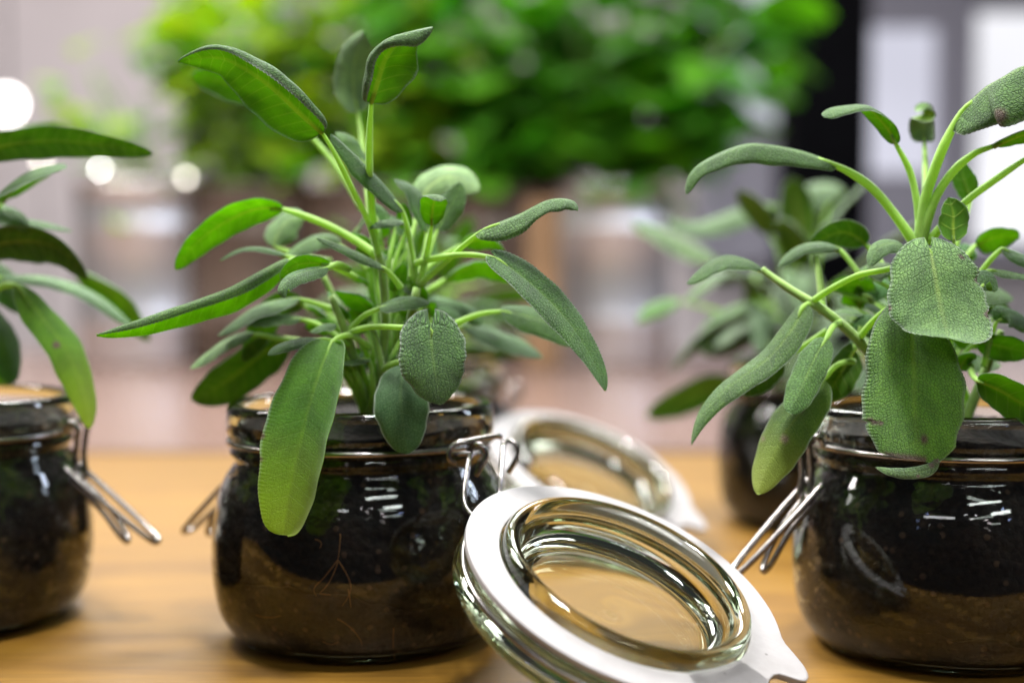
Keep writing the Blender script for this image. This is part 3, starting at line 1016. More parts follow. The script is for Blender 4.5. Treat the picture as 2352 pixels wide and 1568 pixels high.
LID_PROF = [(0.0, -0.0135), (0.030, -0.0130), (0.038, -0.0142), (0.046, -0.0150), (0.0515, -0.0140), (0.0548, -0.0115), (0.0556, -0.0090), (0.0548, -0.0068),
            (0.0528, -0.0055), (0.0520, -0.0045), (0.0526, -0.0034), (0.0538, -0.0024), (0.0536, -0.0008), (0.0520, -0.0001), (0.0440, -0.0001), (0.0431, 0.0010),
            (0.0431, 0.0050), (0.0422, 0.0070), (0.0404, 0.0078), (0.0385, 0.0070), (0.0374, 0.0048), (0.0366, 0.0015), (0.0356, -0.0020), (0.0335, -0.0042),
            (0.027, -0.0050), (0.0, -0.0052)]


def gasket_mesh():
    """flat ring with a pull tab (fish-tail notch) along +x"""
    seg = 180
    ro, ri, th = 0.0552, 0.0438, 0.0024
    L = TABR + 0.006
    verts, faces = [], []

    def outer(a):
        d = abs((a + math.pi) % (2 * math.pi) - math.pi)
        r = np.interp(d, [0, .05, .09, .115, .135, .16, .19, .22, .25, .29, .36, .44, .50, .58], [.0548, .0550, .0562, .0590, .0620, .0640, .0647, .0647, .0642, .0630, .0598, .0564, .0553, ro])
        return r * math.cos(a), r * math.sin(a)
    rows = []
    ang = []
    for k in range(seg):
        ang.append(2 * math.pi * k / seg)
    ang = sorted(set(ang + [0.62 * (q / 90) for q in range(-90, 91)]))
    n = len(ang)
    prof = [(0.0, 0.0003, 0), (0.0, th - .0003, 0), (0.012, th - .0001, 0), (0.03, th, 0), (0.06, th, 0), (0.5, th, 0), (0.94, th, 0), (0.97, th, 0), (0.988, th - .0001, 0), (1.0, th - .0003, 0), (1.0, th - .0006, 0), (1.0, 0.0005, 0), (0.97, 0.0001, 0), (0.03, 0.0001, 0)]
    for f, z, _ in prof:
        row = []
        for a in ang:
            ox, oy = outer(a)
            ix, iy = ri * math.cos(a), ri * math.sin(a)
            row.append(len(verts))
            verts.append((ix + (ox - ix) * f, iy + (oy - iy) * f, z + 0.0004))
        rows.append(row)
    m = len(rows)
    for i in range(m):
        A, B = rows[i], rows[(i + 1) % m]
        for k in range(n):
            k2 = (k + 1) % n
            faces.append((A[k], B[k], B[k2], A[k2]))
    return verts, faces


gv, gf = gasket_mesh()
lid_v, lid_f = lathe([(0.0, LID_PROF[0][1])] + smooth_profile(LID_PROF, 110)[1:-1] + [(0.0, LID_PROF[-1][1])], 128, closed=False)


def lid_for(jar, centre, rot):
    off = root_loc(jar)
    def tr(vs): return [tuple(rot @ (Vector(v) * LSC) + centre - off) for v in vs]
    lid = mesh_obj("glass_lid", tr(lid_v), lid_f, M['lid_glass'], jar)
    lid["label"] = "open glass lid, inside turned up"
    g = mesh_obj("rubber_gasket", tr(gv), gf, M['rubber'], lid)
    g["label"] = "white rubber gasket with pull tab"
    g.data.set_sharp_from_angle(angle=R(28))
    seg = 128
    wp = [(0.0537 * math.cos(2 * math.pi * k / seg), 0.0537 * math.sin(2 * math.pi * k / seg), -0.0046) for k in range(seg + 1)]
    v, f = tube_geo(wp, 0.0011, sides=8, smoothp=False, caps=False)
    mesh_obj("lid_wire", tr(v), f, M['wire'], lid)
    return lid


lid_for(jar_c, LID_C, LROT)

# hinge wires between the middle jar and its lid
def wire(name, pts, parent, n=40, r=0.00112):
    return tube(name, [P(*p) for p in pts], r, M['wire'], parent, n=n, sides=10)


def hinge(parent, sh):
    def S(pts): return [P(u, v, d) + sh for u, v, d in pts]
    def wr(name, pts, n=44, r=0.00112): tube(name, S(pts), r, M['wire'], parent, n=n, sides=10)
    wr("hinge_bar", [(1044, 1062, .5325), (1033, 1056, .531), (1032, 1036, .531), (1046, 1019, .5315), (1075, 1013, .533), (1142, 1001, .539), (1149, 1003, .541)])
    wr("hinge_bar", [(1038, 1043, .535), (1062, 1042, .534), (1086, 1042, .534), (1100, 1041, .536)], n=20)
    wr("hinge_hook", [(1075, 1030, .536), (1095, 1021, .532), (1110, 1026, .531), (1117, 1042, .531), (1113, 1056, .531), (1092, 1091, .532)])
    wr("hinge_hook", [(1155, 1016, .552), (1172, 1012, .551), (1188, 1024, .550), (1189, 1045, .550), (1181, 1062, .550), (1168, 1084, .551)])
    # legs going down to the lid rim
    wr("hinge_leg", [(1092, 1042, .534), (1080, 1048, .531), (1074, 1075, .527), (1068, 1120, .520), (1066, 1150, .514), (1072, 1170, .508), (1088, 1188, .502), (1104, 1202, .498)])
    wr("hinge_leg", [(1158, 1012, .549), (1155, 1030, .547), (1152, 1075, .541), (1148, 1120, .534), (1146, 1150, .527), (1150, 1172, .521)])


hinge(jar_c, Vector((0, 0, 0)))
SHIFT = Vector((bx - cx, by - cy, 0))
lid_for(jar_b, LID_C + SHIFT, LROT)
hinge(jar_b, SHIFT)

# ------------------------------------------------------------------ middle sage plant
pc = empty("sage_plant", (cx, cy, 0.082))
tag(pc, "sage plant in the middle jar with long textured leaves spreading to both sides", "plant", "sage plants in jars")


def LC(blade, W, n0, n1=None, pet=None, d0=DC, plant=None, **kw):
    n0w = cdir(n0); n1w = cdir(n1) if n1 else None
    if 'nmid' in kw and kw['nmid'] is not None: kw['nmid'] = cdir(kw['nmid'])
    return sage_leaf(plant or pc, rp(blade, d0), W * 0.001, n0w, n1w, petiole=rp(pet, d0) if pet else None, **kw)


# stems of the middle plant
for pts, r in [([(850, 985, -1.5), (868, 880, -2.5), (884, 760, -3.5), (880, 640, -4), (868, 580, -4.2)], [.0024, .0019, .0015]),
               ([(862, 985, -0.5), (905, 880, -2.5), (935, 770, -4), (958, 660, -4.5)], [.0024, .002, .0016]),
               ([(842, 985, -1.5), (830, 890, -2.5), (800, 780, -4.0), (760, 680, -4.2)], [.0022, .0018, .0014]),
               ([(866, 985, 0), (890, 880, 0.5), (900, 720, 0.5), (905, 600, 0)], [.0022, .0018, .0014]),
               ([(846, 985, -0.5), (822, 860, -0.5), (780, 720, -1), (740, 630, -1.2)], [.0022, .0017, .0013]),
               ([(870, 985, -2), (880, 900, -3), (872, 820, -3.5), (850, 740, -3.5)], [.0020, .0016, .0012])]:
    tube("stem", rp(pts, DC), r, M['stem'], pc, n=26, sides=8)

# upper-left large leaf, seen from below
LC([(742, 303, -6.5), (692, 258, -6.8), (623, 195, -7.0), (555, 150, -7.0), (500, 130, -6.9), (408, 141, -6.6)], 28, (.45, .50, -.75), (.10, .80, -.55),
   [(870, 590, -4.2), (850, 520, -4.8), (812, 440, -5.6), (775, 365, -6.2)], q='hero', roll=(2.5, 0.8), rw=0.46, fold=0.0, cup=0.25, seed=1, glow=.85, tint=(.9, .95, .85), shape=(.36, .80))
# top leaf
LC([(852, 236, -6.6), (866, 185, -6.9), (884, 132, -7.2), (925, 84, -7.6), (994, 62, -7.9)], 25, (-.35, .15, -.92), (-.35, .85, .30),
   [(862, 560, -4.2), (852, 460, -5), (848, 360, -5.8)], q='hero', roll=(0.9, 2.5), rw=0.62, fold=0.0, cup=0.35, seed=2, glow=.8, ripple=.20, pr=.0014, shape=(.34, .45), nmid=(-.5, .45, -.55))
# pale blurred leaf behind the top leaf
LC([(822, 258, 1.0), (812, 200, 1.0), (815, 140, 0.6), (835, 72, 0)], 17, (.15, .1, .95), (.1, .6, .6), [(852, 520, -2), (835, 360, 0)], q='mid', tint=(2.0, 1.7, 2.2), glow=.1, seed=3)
# narrow leaf below; its dark tint carries the shade on its upper side
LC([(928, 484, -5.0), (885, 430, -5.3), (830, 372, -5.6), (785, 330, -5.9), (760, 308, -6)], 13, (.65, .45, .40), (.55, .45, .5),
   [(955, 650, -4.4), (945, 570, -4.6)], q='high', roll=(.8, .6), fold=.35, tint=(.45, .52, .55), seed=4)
# left bright leaf
LC([(651, 479, -2.5), (588, 478, -2.6), (518, 508, -2.8), (456, 552, -3), (403, 619, -3.2)], 13.5, (-.05, .55, -.75), (-.5, .25, -.75),
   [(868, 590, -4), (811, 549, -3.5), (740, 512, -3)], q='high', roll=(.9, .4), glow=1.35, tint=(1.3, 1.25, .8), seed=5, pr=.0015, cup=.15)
# long left leaf
LC([(660, 596, -4.5), (600, 630, -5), (518, 674, -5.7), (379, 722, -6.6), (222, 769, -7.2)], 19, (-.18, .80, -.52), (-.12, .78, -.60),
   [(820, 640, -3.8), (760, 610, -4), (710, 596, -4.2)], q='hero', roll=(2.5, .35), rw=.75, fold=0.05, cup=.25, seed=6, glow=1.25, tint=(1.25, 1.15, .85), shape=(.30, .62))
# small curled front leaf
LC([(752, 612, -6), (715, 618, -6.6), (675, 632, -7.2), (648, 662, -7.6), (655, 684, -7.6)], 9.5, (.1, .8, .55), (-.3, .2, .95),
   [(800, 618, -4.5), (775, 606, -5.4)], q='hero', roll=(.5, .7), fold=.25, cup=.5, seed=7, tint=(.9, .95, .95))
LC([(755, 606, -5.6), (710, 600, -6.0), (668, 612, -6.3), (645, 640, -6.3)], 9, (.0, .7, -.6), (-.5, .3, -.6), [(800, 618, -4.5)], q='mid', tint=(.7, .75, .7), seed=8)
# narrow left leaf
LC([(658, 585, -3), (605, 567, -3), (553, 570, -3), (505, 598, -3)], 9, (.0, .85, .15), (-.3, .8, .15), [(760, 612, -3.6), (700, 600, -3.2)], q='mid', roll=(.7, .7), seed=9)
LC([(890, 618, -5), (858, 597, -5), (789, 566, -5.2), (727, 545, -5.4)], 8, (.1, .85, .35), (.2, .75, .5), [(920, 660, -4.4)], q='mid', roll=(.9, .9), fold=.3, seed=10)
# right raised leaf
LC([(1112, 524, -6.3), (1188, 494, -6.6), (1258, 460, -7), (1305, 460, -7.3), (1325, 482, -7.5)], 15, (-.25, .80, .45), (.25, .75, .55),
   [(962, 655, -4.5), (1020, 605, -5.2), (1070, 560, -5.8)], q='hero', roll=(.5, .9), fold=.30, cup=.45, seed=11, ripple=.16, lobe=.25, shape=(.30, .5))
# right long drooping leaf
LC([(1140, 592, -6.6), (1227, 656, -6.9), (1310, 743, -7.1), (1363, 828, -7.3), (1391, 896, -7.5)], 15.5, (.42, .45, .75), (.5, .35, .75),
   [(955, 605, -4.6), (996, 594, -5), (1066, 585, -5.9)], q='hero', roll=(.5, .5), fold=-.12, cup=.2, seed=12, lobe=.22, shape=(.32, .62), tint=(.85, .92, .95))
# heart-shaped front leaf
LC([(990, 752, -7.0), (992, 800, -7.2), (1000, 860, -7.3), (1014, 927, -7.1)], 24.5, (.05, .25, .95), (.1, .1, .98),
   [(780, 779, -3.8), (832, 754, -5.0), (880, 750, -5.7), (930, 752, -6.2), (965, 748, -6.6)], q='hero', roll=(.35, .35), fold=-.05, cup=.25, seed=13, lobe=.30, shape=(.40, .62),
   tint=(.80, .92, .78), glow=.4)
# right small leaf behind the drooping one
LC([(1150, 713, -3), (1200, 722, -2.8), (1270, 745, -2.8), (1362, 800, -2.8)], 14, (0, .55, .8), (.1, .5, .8), [(930, 790, -3.5), (1040, 745, -3.4), (1100, 722, -3.2)], q='mid', seed=14, pr=.0012)
# big front hanging leaf
LC([(762, 785, -5.6), (735, 850, -6.3), (705, 950, -6.8), (680, 1060, -7.1), (662, 1150, -7.1), (652, 1228, -7.0)], 27, (-.12, .25, .95), (.05, .05, 1),
   [(850, 800, -3.6), (810, 772, -4.5), (785, 772, -5.2)], q='hero', roll=(-1.3, .3), rw=.6, fold=-.12, cup=-.05, seed=15, shape=(.30, .34), tint=(.62, .80, .55), mats=OLD, brown=[(.55, 1.0, .0012), (.66, 1.0, .0010)], pebble=.00003)
# small grey leaf by its base
LC([(735, 776, -5), (690, 778, -5.5), (640, 795, -6), (615, 815, -6.2)], 9, (-.05, .85, .4), (-.3, .6, .6), [(800, 790, -4)], q='mid', roll=(.9, .9), fold=.2, seed=16, tint=(.7, .75, .7))
# leaf behind the heart
LC([(932, 838, -5.2), (920, 900, -5.9), (925, 970, -6.1), (935, 1042, -6.0)], 21, (.0, .22, .97), (0, .08, 1), [(880, 850, -3.4), (910, 832, -4.6)], q='high', roll=(.3, .3), cup=.2, seed=17, shape=(.42, .5), mats=SMOOTH, glow=.6)
# pale left leaf with stalk
LC([(581, 764, -1.8), (540, 775, -1.8), (501, 795, -1.8), (437, 846, -1.8)], 10, (-.1, .75, .5), (-.3, .7, .5), [(770, 790, -3), (700, 785, -2.4), (654, 781, -2)], q='mid', tint=(1.6, 1.4, 1.6), glow=.3, seed=18)
LC([(692, 730, -2.2), (640, 728, -2.2), (600, 732, -2.2), (555, 742, -2.2)], 9, (0, .8, .5), None, [(800, 800, -3), (775, 772, -2.8), (730, 745, -2.4)], q='mid', tint=(1.1, 1.05, 1.0), seed=19)
LC([(690, 684, -2), (640, 690, -2), (587, 708, -2), (500, 770, -2)], 14, (-.1, .8, .35), (-.4, .7, .4), [(790, 720, -2.5)], q='mid', seed=20, tint=(.9, .95, .9))
LC([(655, 775, 1), (600, 810, 1.2), (530, 865, 1.4), (440, 918, 1.6)], 23, (-.3, .45, -.75), (-.4, .4, -.75), [(800, 820, -1)], q='mid', seed=21, glow=.4, tint=(.8, .8, .6))
LC([(700, 700, -0.5), (640, 690, 0), (590, 760, 0.4), (560, 830, 0.6)], 16, (-.3, .5, -.6), (-.6, .2, -.6), [(800, 760, -1)], q='mid', seed=22, glow=.5)
# leaves at the upper right of the hub
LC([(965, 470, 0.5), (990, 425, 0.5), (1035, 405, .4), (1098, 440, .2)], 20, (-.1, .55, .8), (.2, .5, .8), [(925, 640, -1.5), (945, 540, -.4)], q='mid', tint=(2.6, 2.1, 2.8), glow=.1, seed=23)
LC([(1005, 528, -3.2), (1025, 490, -3.2), (1048, 450, -3.2), (1056, 420, -3.2)], 11.5, (.25, .1, .95), (.2, .3, .9), [(965, 640, -4), (985, 580, -3.6)], q='mid', seed=24, tint=(1.2, 1.25, 1.1), glow=.4)
LC([(992, 518, -5.4), (994, 485, -5.6), (998, 458, -6.0), (1004, 446, -6.8), (1012, 462, -7.2)], 11, (.05, .1, -.98), (.1, .9, .4), [(962, 655, -4.5), (980, 580, -4.9)], q='high', roll=(.6, .6), seed=25, tint=(.9, .9, .7))
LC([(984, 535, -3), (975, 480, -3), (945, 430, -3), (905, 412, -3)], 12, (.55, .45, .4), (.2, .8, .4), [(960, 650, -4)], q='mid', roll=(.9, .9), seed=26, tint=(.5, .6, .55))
LC([(932, 510, -4.6), (905, 505, -4.8), (870, 512, -5), (848, 524, -5)], 7.5, (0, .85, .45), None, [(945, 640, -4.4), (942, 560, -4.4)], q='mid', seed=27, tint=(1.1, 1.1, 1.1))
LC([(1060, 560, -1), (1100, 545, -1), (1135, 552, -1), (1160, 580, -1)], 13, (.1, .7, -.4), (.5, .6, -.3), [(950, 650, -2.5), (1000, 600, -1.5)], q='mid', seed=28)
LC([(870, 705, -4.8), (905, 693, -5), (945, 688, -5.2), (985, 698, -5.4)], 10, (0, .75, .6), None, [(800, 770, -3.8), (830, 730, -4.4)], q='mid', seed=29, tint=(.75, .85, .7))
LC([(970, 700, -1), (1020, 692, -.6), (1070, 705, 0), (1110, 745, .4)], 18, (.1, .7, .5), None, [(900, 740, -2)], q='mid', seed=30, tint=(.8, .95, .85))
LC([(1060, 745, 1.5), (1120, 760, 2), (1180, 780, 2.4), (1245, 820, 2.6)], 15, (.1, .7, .5), None, [(920, 800, -.5)], q='mid', seed=31, tint=(.55, .7, .6))
LC([(630, 565, .5), (640, 530, .5), (665, 505, .5), (700, 500, .5)], 17, (-.2, .4, .8), None, [(760, 600, -.5)], q='mid', seed=32, tint=(1.6, 1.5, 1.5), glow=.3)
LC([(600, 230, 1), (560, 208, 1), (500, 185, 1), (440, 178, 1)], 14, (0, .3, -.9), None, [(830, 480, -1), (720, 320, .5)], q='mid', seed=33, tint=(.7, .8, .7))
LC([(840, 380, -2), (815, 345, -2), (800, 320, -2), (770, 305, -2)], 10, (.1, .7, .6), None, [(870, 560, -3)], q='mid', seed=34, tint=(1.2, 1.2, 1.2))
LC([(780, 560, -1), (740, 545, -1), (700, 560, -1), (650, 600, -1)], 12, (-.1, .7, .6), None, [(850, 620, -2)], q='mid', seed=35, tint=(1, 1.05, .9))
LC([(1020, 640, .5), (1070, 610, 1), (1120, 610, 1.2), (1170, 650, 1.5)], 16, (.1, .7, -.4), None, [(930, 700, -1)], q='mid', seed=36)
# infill of young leaves and stalks around the hub
rnd = random.Random(5)
for k in range(30):
    u = rnd.uniform(800, 985); v = rnd.uniform(520, 760); o = rnd.uniform(-3.2, 0.5)
    a = rnd.uniform(-2.6, -0.5)
    l = rnd.uniform(45, 85)
    du, dv = math.cos(a) * l, math.sin(a) * l
    LC([(u, v, o), (u + du * .5, v + dv * .5, o - .3), (u + du, v + dv * .85, o - .4)], rnd.uniform(6, 11), (rnd.uniform(-.4, .4), rnd.uniform(.3, .8), rnd.uniform(-.6, .8)), None,
       [(rnd.uniform(845, 910), 880, -2), ((u + 880) / 2, v + 80, o - .2)], q='low', seed=300 + k, tint=(rnd.uniform(.7, 1.2), rnd.uniform(.85, 1.2), rnd.uniform(.6, 1.0)), pr=.0011)

rnd = random.Random(77)
for k in range(34):
    u = rnd.uniform(745, 985); v = rnd.uniform(690, 880); o = rnd.uniform(-4.2, 1.5)
    sg = -1 if u < 865 else 1
    l = rnd.uniform(50, 100)
    du, dv = sg * l * rnd.uniform(.4, 1.0), rnd.uniform(-.5, .45) * l
    LC([(u, v, o), (u + du * .5, v + dv * .5 - 8, o - .2), (u + du, v + dv, o - .3)], rnd.uniform(8, 14), (rnd.uniform(-.3, .3), rnd.uniform(.4, .8), rnd.uniform(-.7, .7)), None,
       [(rnd.uniform(832, 892), 965, -1.5), ((u + 862) / 2, v + 75, o)], q='low', seed=700 + k, tint=(rnd.uniform(.6, 1.1), rnd.uniform(.8, 1.1), rnd.uniform(.5, .9)), pr=.0013)

# fine roots pressed against the glass of the middle jar
def on_jar(u, v, jx, jy, r=0.0575):
    """point of the inner glass wall seen at a photo point"""
    ray = (P(u, v, 1.0) - CAM).normalized()
    ox, oy = CAM.x - jx, CAM.y - jy
    a = ray.x**2 + ray.y**2; b = 2 * (ox * ray.x + oy * ray.y); c = ox * ox + oy * oy - r * r
    t = (-b - math.sqrt(b * b - 4 * a * c)) / (2 * a)
    q = CAM + ray * t
    rr = float(soil_r(q.z)) + 0.0002
    if abs(rr - r) > 0.0002:
        return on_jar(u, v, jx, jy, r + 0.7 * (rr - r))
    return q


for pts in [[(776, 1285), (800, 1325), (806, 1352), (786, 1390)], [(776, 1285), (745, 1325), (722, 1350), (728, 1368)], [(776, 1290), (757, 1335), (735, 1360)],
            [(800, 1352), (804, 1376), (806, 1394)], [(782, 1225), (780, 1260), (776, 1285)], [(775, 1420), (800, 1435), (822, 1458), (832, 1478)],
            [(735, 1362), (760, 1365)], [(590, 1410), (620, 1416), (646, 1412)], [(742, 1470), (762, 1476), (778, 1470)], [(904, 1440), (902, 1475), (904, 1496)],
            [(724, 1238), (738, 1245), (735, 1258)]]:
    tube("root", [on_jar(u, v, cx, cy) for u, v in pts], [.00028, .00024, .00014], M['root'], pc, n=14, sides=6)

# ------------------------------------------------------------------ right sage plant
pr_ = empty("sage_plant", (rx, ry, 0.080))
tag(pr_, "sage plant in the right jar with a broad brown-spotted leaf hanging over the rim", "plant", "sage plants in jars")


def LRt(blade, W, n0, n1=None, pet=None, **kw):
    return LC(blade, W, n0, n1, pet, d0=DR, plant=pr_, **kw)


for pts, r in [([(2140, 1010, -1), (2070, 900, -2.5), (1960, 770, -3.2), (1864, 694, -3.4)], [.0026, .0021, .0017]),
               ([(2170, 1010, -1), (2160, 850, -2), (2130, 700, -3), (2113, 575, -3.5)], [.0026, .0022, .0018]),
               ([(1864, 694, -3.4), (1800, 655, -3.0), (1751, 618, -2.6)], [.0017, .0015, .0012]),
               ([(2200, 1010, -1), (2260, 860, -1.5), (2300, 760, -2)], [.0024, .002, .0015]),
               ([(1890, 720, -3), (1884, 650, -2.6), (1875, 590, -2)], [.0017, .0015, .0012])]:
    tube("stem", rp(pts, DR), r, M['stem'], pr_, n=26, sides=8)

# arching upper-left leaf
LRt([(1908, 372, -3.4), (1850, 350, -3.4), (1780, 336, -3.4), (1715, 334, -3.4), (1640, 362, -3.4), (1592, 395, -3.4), (1576, 446, -3.4)], 15, (-.05, .75, .50), (-.65, .45, .55),
    [(2108, 570, -3.5), (2045, 480, -3.4), (2001, 430, -3.4), (1950, 395, -3.4)], q='high', roll=(.9, .7), fold=.35, cup=.35, seed=51, lobe=.2, pr=.0017, shape=(.32, .5))
# hooked leaf
LRt([(2060, 330, -3.6), (2037, 285, -3.7), (1992, 242, -3.9), (1936, 246, -4.2), (1893, 268, -4.5)], 11.5, (.55, .35, -.55), (.0, .75, .6), [(2112, 560, -3.5), (2106, 466, -3.5), (2090, 394, -3.5)],
    q='high', roll=(.8, .6), fold=.1, seed=52, nmid=(.2, .9, .1), shape=(.34, .4), pr=.0014)
# big top-right leaf
LRt([(2205, 258, -4.6), (2262, 200, -5.2), (2310, 172, -5.8), (2370, 150, -6.2), (2430, 170, -6.5), (2460, 230, -6.6)], 33, (-.45, .75, .35), (.4, .6, .7),
    [(2113, 570, -3.5), (2120, 480, -3.6), (2139, 412, -3.9), (2168, 335, -4.3)], q='hero', roll=(.5, .8), fold=.35, cup=.4, seed=53, ripple=.22, lobe=.2, pr=.0020, shape=(.30, .45),
    tint=(.9, .9, .85), brown=[(.30, .95, .0025), (.35, .8, .002)])
LRt([(2280, 332, -4.5), (2316, 316, -4.8), (2360, 303, -5), (2440, 310, -5.2)], 12, (-.2, .8, -.3), None, [(2118, 560, -3.5), (2146, 462, -3.8), (2189, 394, -4.1), (2240, 352, -4.3)], q='high', seed=54, tint=(1.2, 1.2, .9), pr=.0017)
LRt([(2380, 345, -4.4), (2430, 320, -4.5), (2480, 320, -4.6)], 14, (-.2, .8, .3), None, [(2130, 560, -3.5), (2211, 470, -4), (2290, 410, -4.2)], q='mid', seed=55, pr=.0014)
LRt([(2124, 326, 1), (2122, 300, 1), (2122, 270, .6), (2130, 248, 0)], 12, (.0, .1, 1), (0, .5, .9), [(2125, 520, -2), (2126, 420, 0)], q='mid', seed=56, tint=(1.7, 1.5, 1.7), glow=.2, pr=.0013, shape=(.25, .3))
LRt([(2190, 555, -4.5), (2188, 520, -4.4), (2188, 490, -4.4), (2178, 455, -4.4)], 12, (.1, .1, -.98), None, [(2185, 700, -3.5), (2190, 610, -4.2)], q='high', seed=57, tint=(.8, 1.0, .8), glow=.6)
LRt([(2230, 460, -1), (2220, 430, -1), (2210, 400, -1), (2205, 370, -1)], 10, (.2, .2, -.9), None, [(2180, 600, -2)], q='mid', seed=58, tint=(.5, .7, .5))
# round front leaf, pale green; tint lifted further to carry front light
LRt([(2137, 570, -5.9), (2146, 620, -6.3), (2158, 690, -6.6), (2172, 750, -7.1), (2178, 776, -7.9)], 36, (.02, .35, .93), (.0, .75, .65),
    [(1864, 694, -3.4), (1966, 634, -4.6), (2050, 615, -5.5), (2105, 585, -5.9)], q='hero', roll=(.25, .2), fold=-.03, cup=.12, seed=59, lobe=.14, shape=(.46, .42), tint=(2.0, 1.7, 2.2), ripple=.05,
    wr=[(0, 1), (.30, 1), (.36, .90), (.46, 1.0), (.6, .98), (.66, .88), (.72, 1), (1, 1)], brown=[(.36, -1, .0012), (.66, -1, .0016), (.55, 1, .001), (.15, -.8, .001), (.5, .55, .0005)],
    label="round pale leaf with ragged right edge")
# broad torn hanging leaf; front light put into its raised tint
torn = LRt([(2085, 690, -5.2), (2094, 740, -5.9), (2098, 830, -6.3), (2101, 940, -6.5), (2106, 1010, -6.6), (2112, 1058, -6.6)], 38, (-.06, .15, .98), (.05, .05, 1),
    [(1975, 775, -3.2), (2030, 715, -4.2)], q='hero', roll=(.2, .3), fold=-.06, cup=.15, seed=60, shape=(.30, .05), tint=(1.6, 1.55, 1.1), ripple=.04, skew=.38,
    wl=[(0, .9), (.3, 1), (.6, 1.0), (.765, .95), (.78, .84), (.80, .88), (1, .80)], wr=[(0, .9), (.5, 1), (.75, .92), (.9, .74), (1, .36)],
    brown=[(.775, .85, .0014), (.785, .72, .001), (.87, -.18, .0016), (1.0, .8, .0016), (1.0, .65, .0016), (1.0, .5, .0017), (1.0, .35, .0018), (1.0, .2, .0019), (1.0, 0.05, .002), (1.0, -.1, .002), (1.0, -.25, .002)],
    label="broad pale leaf with torn brown tip")
strip = LRt([(2152, 1050, -6.55), (2135, 1076, -6.7), (2085, 1086, -6.75), (2045, 1082, -6.7), (2012, 1072, -6.6)], 4.6, (.0, .3, .95), None, None, q='high', seed=61, roll=(.3, .3), tint=(1.2, 1.1, 1.1), glow=.1,
    shape=(.35, .6), ripple=.1, brown=[(0.0, 0, .002), (.15, .3, .0012), (.4, -.6, .0006)])
strip.name = "torn_leaf_tip"
strip.parent = torn
# lower-left leaves
LRt([(1898, 776, -4.5), (1872, 820, -4.8), (1845, 880, -5), (1813, 948, -5.1)], 13, (-.25, .3, .9), (-.3, .2, .9), [(1930, 740, -3.4), (1912, 752, -4)], q='high', seed=61, tint=(1.35, 1.35, 1.3), shape=(.3, .35))
LRt([(1850, 698, -3.6), (1815, 760, -4), (1766, 820, -4.2), (1700, 868, -4.4), (1650, 908, -4.5), (1610, 960, -4.5), (1588, 1020, -4.5)], 13.5, (-.35, .55, .7), (-.7, .3, .6), [(1890, 700, -3.2)], q='high', seed=62,
    roll=(.7, .7), tint=(1.0, .95, .8), shape=(.35, .7))
LRt([(1751, 618, -2.6), (1712, 596, -2.6), (1660, 594, -2.6), (1577, 652, -2.6)], 13, (.05, .8, .35), (-.5, .65, .45), None, q='mid', roll=(.7, .9), seed=63)
LRt([(1930, 570, -1.8), (1890, 556, -1.8), (1841, 565, -1.8), (1786, 612, -1.8)], 12, (.05, .8, .2), (-.4, .6, .3), [(1980, 640, -2.5)], q='mid', roll=(.8, .8), seed=64, tint=(.75, .8, .7))
LRt([(1990, 560, -.5), (1940, 530, -.5), (1890, 545, -.5), (1850, 580, -.5)], 15, (0, .6, -.6), (-.3, .4, -.7), [(2050, 640, -2)], q='mid', seed=65, glow=.4, tint=(.8, 1, .6))
# yellowing leaf over the rim
LRt([(1892, 870, -3.8), (1850, 930, -4.2), (1800, 1000, -4.4), (1765, 1070, -4.4), (1740, 1135, -4.4)], 19, (-.35, .3, .85), (-.4, .2, .85), [(1960, 830, -2.6), (1920, 840, -3.4)], q='mid', seed=66, tint=(.70, .66, .30), glow=.4,
    mats=OLD, brown=[(.3, .2, .002), (.55, -.1, .0015), (.62, .8, .001)])
LRt([(2086, 578, -5.4), (2062, 558, -5.6), (2022, 566, -5.9), (1998, 612, -6.1)], 9, (.1, .8, .5), (-.5, .3, .8), [(2108, 620, -4.2)], q='high', roll=(.7, .7), seed=67, tint=(1.1, 1.05, 1.05))
LRt([(2245, 872, -4.5), (2290, 890, -4.8), (2350, 925, -5), (2430, 960, -5)], 16, (.1, .5, -.8), None, [(2230, 850, -3)], q='high', seed=68, tint=(.75, .75, .45))
LRt([(2300, 570, -3), (2340, 585, -3), (2400, 610, -3)], 10, (.2, .7, .6), None, [(2230, 660, -2.8)], q='mid', seed=69, tint=(.6, .7, .65))
LRt([(2270, 620, -3.5), (2320, 625, -3.5), (2390, 640, -3.5)], 8, (.1, .85, .4), None, [(2200, 680, -3)], q='mid', seed=70, tint=(1.2, 1.15, 1.15))
LRt([(2240, 560, 0), (2290, 540, 0), (2340, 545, 0)], 16, (.1, .6, -.5), None, [(2190, 640, -2)], q='mid', seed=71)
LRt([(2250, 660, -5.2), (2275, 640, -5), (2285, 670, -5)], 9, (.3, .4, .8), None, [(2200, 660, -4)], q='mid', seed=72, tint=(.5, .6, .55))
LRt([(2290, 740, -3), (2320, 720, -3.2), (2370, 760, -3.2)], 12, (.3, .5, .6), None, [(2260, 840, -2)], q='mid', seed=73, tint=(.6, .75, .6))
LRt([(1800, 820, -1.5), (1750, 850, -1.5), (1700, 905, -1.5)], 18, (-.3, .5, -.7), None, [(1900, 760, -2)], q='mid', seed=74, glow=.25, tint=(.6, .7, .5))
LRt([(1960, 800, -2), (1930, 850, -2.4), (1890, 920, -2.6)], 18, (-.2, .4, -.8), None, [(1980, 750, -2)], q='mid', seed=75, glow=.35, tint=(.7, .8, .5))
rnd = random.Random(11)
